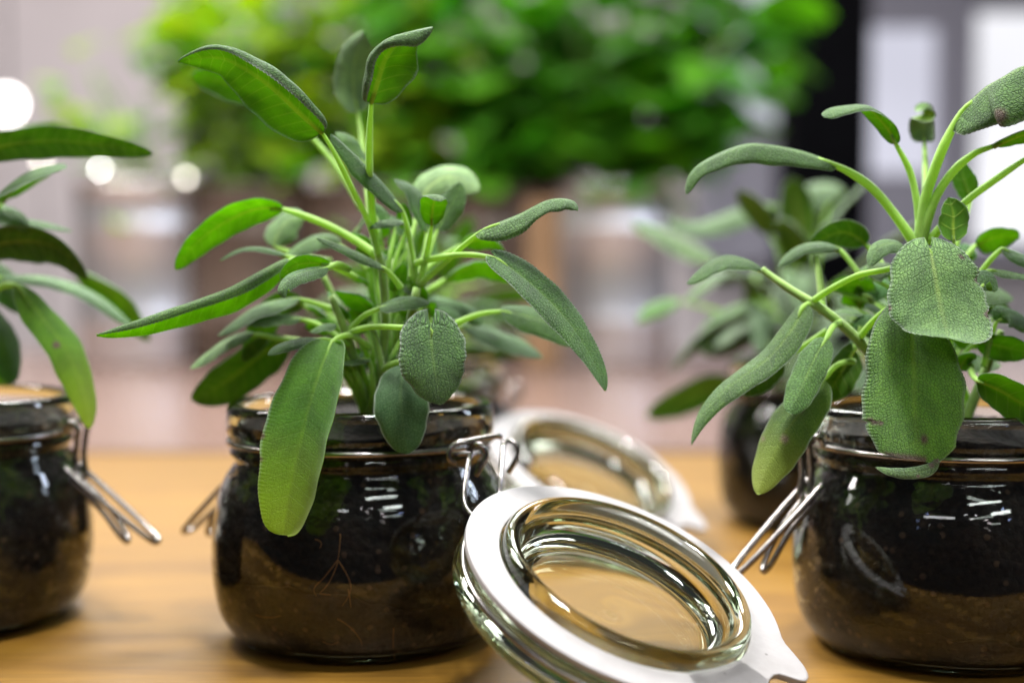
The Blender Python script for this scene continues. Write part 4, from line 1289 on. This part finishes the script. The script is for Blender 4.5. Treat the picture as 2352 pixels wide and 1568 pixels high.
for k in range(26):
    u = rnd.uniform(1880, 2330); v = rnd.uniform(600, 860); o = rnd.uniform(-2.5, 2.0)
    a = rnd.uniform(-3.4, 0.3)
    l = rnd.uniform(60, 130)
    du, dv = math.cos(a) * l, math.sin(a) * l * .7
    LRt([(u, v, o), (u + du * .5, v + dv * .6, o - .2), (u + du, v + dv * .75 + 15, o - .3)], rnd.uniform(8, 17), (rnd.uniform(-.4, .4), rnd.uniform(.4, .8), rnd.uniform(-.6, .8)), None,
        [(rnd.uniform(2080, 2240), 940, -.5), ((u + 2150) / 2, v + 60, o)], q='low', seed=500 + k, tint=(rnd.uniform(.6, 1.2), rnd.uniform(.75, 1.2), rnd.uniform(.6, 1.0)), pr=.0012)

# ------------------------------------------------------------------ left sage plant
pl_ = empty("sage_plant", (lx_, ly_, 0.080))
tag(pl_, "sage plant at the left edge with a bright leaf hanging over its jar", "plant", "sage plants in jars")


def LLt(blade, W, n0, n1=None, pet=None, **kw):
    return LC(blade, W, n0, n1, pet, d0=DL, plant=pl_, **kw)


for pts, r in [([(-120, 960, 0), (-110, 800, -1), (-90, 640, -2), (-90, 480, -2.4)], [.0026, .0021, .0017]),
               ([(-110, 960, 0), (-60, 800, -1), (-20, 690, -2)], [.0024, .0019, .0015]),
               ([(-130, 960, 0), (-150, 760, 0), (-140, 560, 0)], [.0024, .0019, .0015])]:
    tube("stem", rp(pts, DL), r, M['stem'], pl_, n=20, sides=8)
LLt([(-110, 372, -3), (0, 335, -3), (120, 322, -3), (240, 332, -3), (352, 352, -3)], 14.5, (.0, .45, -.85), (.1, .45, -.85), [(-92, 520, -2.4), (-125, 430, -2.8)], q='high', seed=81, roll=(.2, .4), glow=.55, tint=(.75, .85, .6))
LLt([(-50, 575, -1.5), (40, 552, -1.5), (130, 565, -1.5), (202, 640, -1.5)], 19, (.1, .55, -.75), (.5, .4, -.7), [(-90, 640, -2)], q='high', seed=82, roll=(.5, .5), glow=.3, tint=(.65, .62, .5))
LLt([(38, 655, -3.2), (90, 720, -3.4), (150, 800, -3.6), (190, 900, -3.7), (206, 984, -3.7)], 15.5, (.45, .35, .8), (.5, .1, .85), [(-40, 700, -2.2), (0, 660, -2.8)], q='high', seed=83, roll=(.3, .4), tint=(1.0, 1.05, .8), mats=OLD, pr=.0015,
    brown=[(.45, .3, .0015)])
LLt([(-60, 500, -1), (20, 500, -1), (90, 510, -1), (165, 530, -1)], 10, (0, .85, .35), None, [(-95, 600, -2)], q='mid', seed=84, tint=(.7, .75, .7))
LLt([(-60, 470, -2), (0, 480, -2), (40, 500, -2), (60, 530, -2)], 11, (0, .7, .6), None, [(-92, 560, -2)], q='mid', seed=85, tint=(1.1, 1.1, 1))
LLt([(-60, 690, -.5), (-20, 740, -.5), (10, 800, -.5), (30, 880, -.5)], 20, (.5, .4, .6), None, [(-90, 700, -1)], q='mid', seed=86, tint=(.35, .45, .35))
LLt([(-80, 600, .8), (-20, 620, 1), (20, 660, 1), (50, 720, 1)], 18, (.4, .5, .6), None, [(-110, 660, 0)], q='mid', seed=87, tint=(.6, .7, .6))
random_sage(pl_, (lx_, ly_, 0.082), 16, 7, h=(0.05, 0.15), q='low')

# ------------------------------------------------------------------ back-row sage plants (out of focus)
pb = empty("sage_plant", (bx, by, 0.080))
tag(pb, "blurred sage plant rising behind the middle plant", "plant", "sage plants in jars")
random_sage(pb, (bx, by, 0.082), 30, 21, h=(0.02, 0.06), q='low', reach=(.03, .06))
pq = empty("sage_plant", (qx, qy, 0.080))
tag(pq, "blurred pale sage plant behind the left side of the right-hand plant", "plant", "sage plants in jars")
random_sage(pq, (qx, qy, 0.082), 34, 33, h=(0.02, 0.08), q='low', reach=(0.03, 0.07), L=(0.04, 0.065), W=(.016, .026), pale=.75, glow=.2)
for i, (bl, W, nn, tt) in enumerate([([(1780, 470), (1700, 490), (1600, 520), (1530, 500)], 20, (0, .7, .6), (0.9, .85, 1.05)),
                                     ([(1760, 720), (1700, 740), (1650, 770), (1600, 800)], 30, (-.1, .4, .9), (1.0, 1.0, .95)),
                                     ([(1680, 880), (1620, 890), (1560, 915), (1485, 955)], 24, (-.3, .4, -.8), (.9, 1.1, .7)),
                                     ([(1940, 440), (1890, 430), (1840, 460), (1800, 500)], 24, (0, .7, .6), (0.9, .85, 1.05)),
                                     ([(1560, 690), (1520, 700), (1490, 715), (1465, 740)], 14, (-.1, .6, .6), (1.0, 1.2, .8))]):
    sage_leaf(pq, [P(u, v, DBR - .02) for u, v in bl], W * .001, cdir(nn), petiole=[P(1860, 760, DBR), P((bl[0][0] + 1860) / 2, bl[0][1] + 40, DBR)], tint=tt, q='mid', seed=900 + i, glow=.35)

# ------------------------------------------------------------------ steel pots and herbs behind
POTP = [(0.0, 0.0), (0.082, 0.0), (0.0865, 0.004), (0.088, 0.012), (0.0885, 0.06), (0.0900, 0.064), (0.0900, 0.068), (0.0888, 0.072), (0.0892, 0.20), (0.0906, 0.204), (0.0906, 0.208),
        (0.0893, 0.212), (0.0898, 0.262), (0.0925, 0.266), (0.0935, 0.270), (0.0920, 0.274), (0.0890, 0.273), (0.0875, 0.262), (0.0865, 0.235), (0.0, 0.232)]
pv, pf = lathe(POTP, 72, closed=False)
pot_me = bpy.data.meshes.new("steel_body")
pot_me.from_pydata(pv, [], pf); pot_me.update()
pot_me.polygons.foreach_set("use_smooth", [True] * len(pot_me.polygons))
pot_me.materials.append(M['steel'])
hv, hf = tube_geo([(0.0935 * math.cos(2 * math.pi * k / 72), 0.0935 * math.sin(2 * math.pi * k / 72), 0.270) for k in range(73)], 0.0028, sides=8, smoothp=False, caps=False)
rim_me = bpy.data.meshes.new("rolled_rim")
rim_me.from_pydata(hv, [], hf); rim_me.update()
rim_me.polygons.foreach_set("use_smooth", [True] * len(rim_me.polygons))
rim_me.materials.append(M['rim'])
sv, sf = lathe([(0.0, 0.252), (0.04, 0.253), (0.08, 0.249), (0.0868, 0.246)], 48, closed=False)
psoil_me = bpy.data.meshes.new("soil_surface")
psoil_me.from_pydata(sv, [], [f[::-1] for f in sf]); psoil_me.update()
psoil_me.materials.append(M['soil_dark'])


brown_me = pot_me.copy()
brown_me.name = "glazed_body"
brown_me.transform(Matrix.Diagonal((1.28, 1.28, 0.98, 1)))
brown_me.materials.clear()
brown_me.materials.append(M['brownpot'])


def steel_pot(u, y, label, z=-0.001, brown=False):
    p = bg(u, 800, y)
    o = empty("glazed_pot" if brown else "steel_pot", (p.x, y, z))
    tag(o, label, "pot", "pots on the back table")
    link(bpy.data.objects.new("glazed_body", brown_me) if brown else bpy.data.objects.new("steel_body", pot_me), o)
    if brown:
        link(bpy.data.objects.new("soil_surface", psoil_me), o)
        return p.x
    link(bpy.data.objects.new("rolled_rim", rim_me), o)
    link(bpy.data.objects.new("soil_surface", psoil_me), o)
    return p.x


def broad_leaf_mesh(name, L, W, mat, seed):
    rnd = random.Random(seed)
    nu, nv = 9, 3
    V, F = [], []
    for i in range(nu):
        t = i / (nu - 1)
        f = (max(t, .004)**.55 * max(1 - t, .004)**.6) / (0.478**.55 * 0.522**.6)
        for j in range(-nv, nv + 1):
            x = j / nv
            w = W / 2 * f
            V.append((t * L, x * w, -0.30 * L * t * t + 0.16 * W * abs(x)**1.3 * f - 0.10 * W * (abs(x)**3) * f + 0.03 * W * math.sin(7 * t + 3 * x + seed)))
    m = 2 * nv + 1
    for i in range(nu - 1):
        for j in range(m - 1):
            F.append((i * m + j, (i + 1) * m + j, (i + 1) * m + j + 1, i * m + j + 1))
    top = len(V)
    V += [(x, y, z - 0.0005) for x, y, z in V]
    F += [tuple(q + top for q in f[::-1]) for f in F]
    me = bpy.data.meshes.new(name)
    me.from_pydata(V, [], F); me.update()
    me.polygons.foreach_set("use_smooth", [True] * len(me.polygons))
    me.materials.append(mat)
    return me


basil_me = [broad_leaf_mesh("leaf", 0.075, 0.048, M['basil'], 1), broad_leaf_mesh("leaf", 0.095, 0.060, M['basil'], 2), broad_leaf_mesh("leaf", 0.085, 0.050, M['basil_dark'], 3),
            broad_leaf_mesh("leaf", 0.11, 0.066, M['basil_dark'], 4)]
pars_me = [broad_leaf_mesh("leaf", 0.042, 0.034, M['parsley'], 5), broad_leaf_mesh("leaf", 0.052, 0.040, M['parsley'], 6), broad_leaf_mesh("leaf", 0.045, 0.036, M['basil'], 7)]


def herb(name, label, x, y, z0, n, seed, rx_, rz, meshes, hts, up=(0.0, 0.9), stems=14, lean=0.0, grp="herbs in the back pots", scl=(0.8, 1.25), ry_=None):
    rnd = random.Random(seed)
    o = empty(name, (x, y, z0))
    tag(o, label, "herb", grp)
    tops = []
    for k in range(stems):
        a = rnd.uniform(0, 6.28); r = rnd.uniform(0.01, 0.06)
        b = Vector((r * math.cos(a), r * math.sin(a), -0.01))
        t = Vector((rnd.uniform(-1, 1) * rx_ * .8 + lean, rnd.uniform(-1, 1) * (ry_ or rx_) * .7, rnd.uniform(.45, 1.0) * rz))
        v, f = tube_geo([b, (b + t) / 2 + Vector((0, 0, .02)), t], [.0035, .003, .002], 8, 6)
        mesh_obj("stem", v, f, M['herb_stem'], o)
        tops.append((b, t))
    for k in range(n):
        # points through the crown's volume, pulled to clumps round the stem tops
        b, t = tops[k % stems]
        f = rnd.uniform(0.12, 1.05)
        c = b.lerp(t, f) + Vector((rnd.gauss(0, .028), rnd.gauss(0, .028), rnd.gauss(0, .022)))
        az = math.atan2(c.y - b.y, c.x - b.x) + rnd.uniform(-1.5, 1.5)
        lf = bpy.data.objects.new("leaf", rnd.choice(meshes))
        lf.location = c
        lf.rotation_euler = (rnd.uniform(-.6, .6), -rnd.uniform(*up) + 0.3, az)
        s = rnd.uniform(*scl)
        lf.scale = (s, s, s)
        link(lf, o)
    return o


PY = 2.2
pots = []
for u, y, br_, lab in [(318, 2.18, False, "blurred shiny steel pot at the far left of the back row"), (585, 2.24, True, "blurred dark brown pot second from left in the back row"),
                       (870, 2.22, True, "blurred brown pot hidden directly behind the middle plant"), (1135, 2.26, True, "blurred brown pot just right of the middle plant"),
                       (1405, 2.18, False, "blurred steel pot at the right end of the back row")]:
    pots.append((steel_pot(u, y, lab, brown=br_), y))
ZP = 0.250
herb("parsley_plant", "blurred lime-green leafy herb above the dark brown pot", pots[1][0] - .01, pots[1][1], ZP, 260, 41, 0.175, 0.46, pars_me, None, stems=26, scl=(.9, 1.7))
herb("parsley_plant", "blurred yellow-green leafy herb behind the top leaves of the middle plant", pots[2][0], pots[2][1], ZP, 260, 42, 0.19, 0.46, pars_me, None, stems=26, scl=(.9, 1.7))
herb("basil_plant", "blurred dark green basil right of the middle plant", pots[3][0], pots[3][1], ZP, 250, 43, 0.20, 0.46, basil_me, None, stems=18)
herb("basil_plant", "blurred broad-leaved basil nearest the black post", pots[4][0] + .01, pots[4][1], ZP - .01, 240, 44, 0.21, 0.46, basil_me, None, stems=20, lean=.05)
herb("parsley_plant", "sparse blurred herb sprig over the far left steel pot", pots[0][0], pots[0][1], ZP, 26, 45, 0.10, 0.22, pars_me, None, stems=6)

wb = box("wooden_board", bg(1208, 0, 2.04).x, bg(1288, 0, 2.04).x, 2.04, 2.06, -0.001, bg(0, 455, 2.04).z, M['tan'])
tag(wb, "blurred tan wooden board standing left of the right-hand steel pot", "board")

# added glowing beads on stakes, standing in for out-of-focus glints
M['glint_glow'] = emis("added_glint_cream", (1.0, 0.93, 0.80), 11.0)
M['glint_glow_w'] = emis("added_glint_white", (1.0, 0.98, 0.97), 34.0)
bv, bf = lathe([(0.0, -0.0045)] + [(0.0045 * math.sin(a), -0.0045 * math.cos(a)) for a in [math.pi * k / 10 for k in range(1, 10)]] + [(0.0, 0.0045)], 16, closed=False)


def added_glint(u, v, y, mat, label, zfoot):
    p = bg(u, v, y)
    o = empty("added_glint", (p.x, p.y, zfoot))
    tag(o, label, "light", "added glints among the pots")
    mesh_obj("glint_glow", [(a, b, c + p.z - zfoot) for a, b, c in bv], bf, mat, o)
    mesh_obj("glint_stake", *tube_geo([(0, 0, 0), (0.003, 0, (p.z - zfoot) * .5), (0, 0, p.z - zfoot - 0.004)], 0.0012, 8, 6), M['black'], o)


added_glint(427, 408, 2.02, M['glint_glow'], "added bead glowing as a round cream-coloured glint below the lime-green herb", -0.001)
added_glint(228, 386, 2.18, M['glint_glow_w'], "added bead glowing as a bright white glint over the far left steel pot", 0.25)
added_glint(95, 368, 2.05, M['glint_glow'], "added bead glowing as a dim glint above the left-hand sage plant", -0.001)
added_glint(255, 392, 2.20, M['glint_glow'], "added bead glowing as a faint glint right beside the bright one on the steel pot", 0.25)

# lit globe lamp far left
gp = bg(15, 240, 3.6)
g = empty("globe_lamp", (gp.x, gp.y, gp.z))
tag(g, "bright white lamp glowing out of focus at the left edge", "lamp")
gvv, gff = lathe([(0.0, -0.032)] + [(0.032 * math.sin(a), -0.032 * math.cos(a)) for a in [math.pi * k / 16 for k in range(1, 16)]] + [(0.0, 0.032)], 32, closed=False)
mesh_obj("globe", gvv, gff, M['globe'], g)
mesh_obj("cord", *tube_geo([(0, 0, 0.031), (0, 0, 0.8), (0, 0, 1.9)], 0.004, 6, 6), M['black'], g)
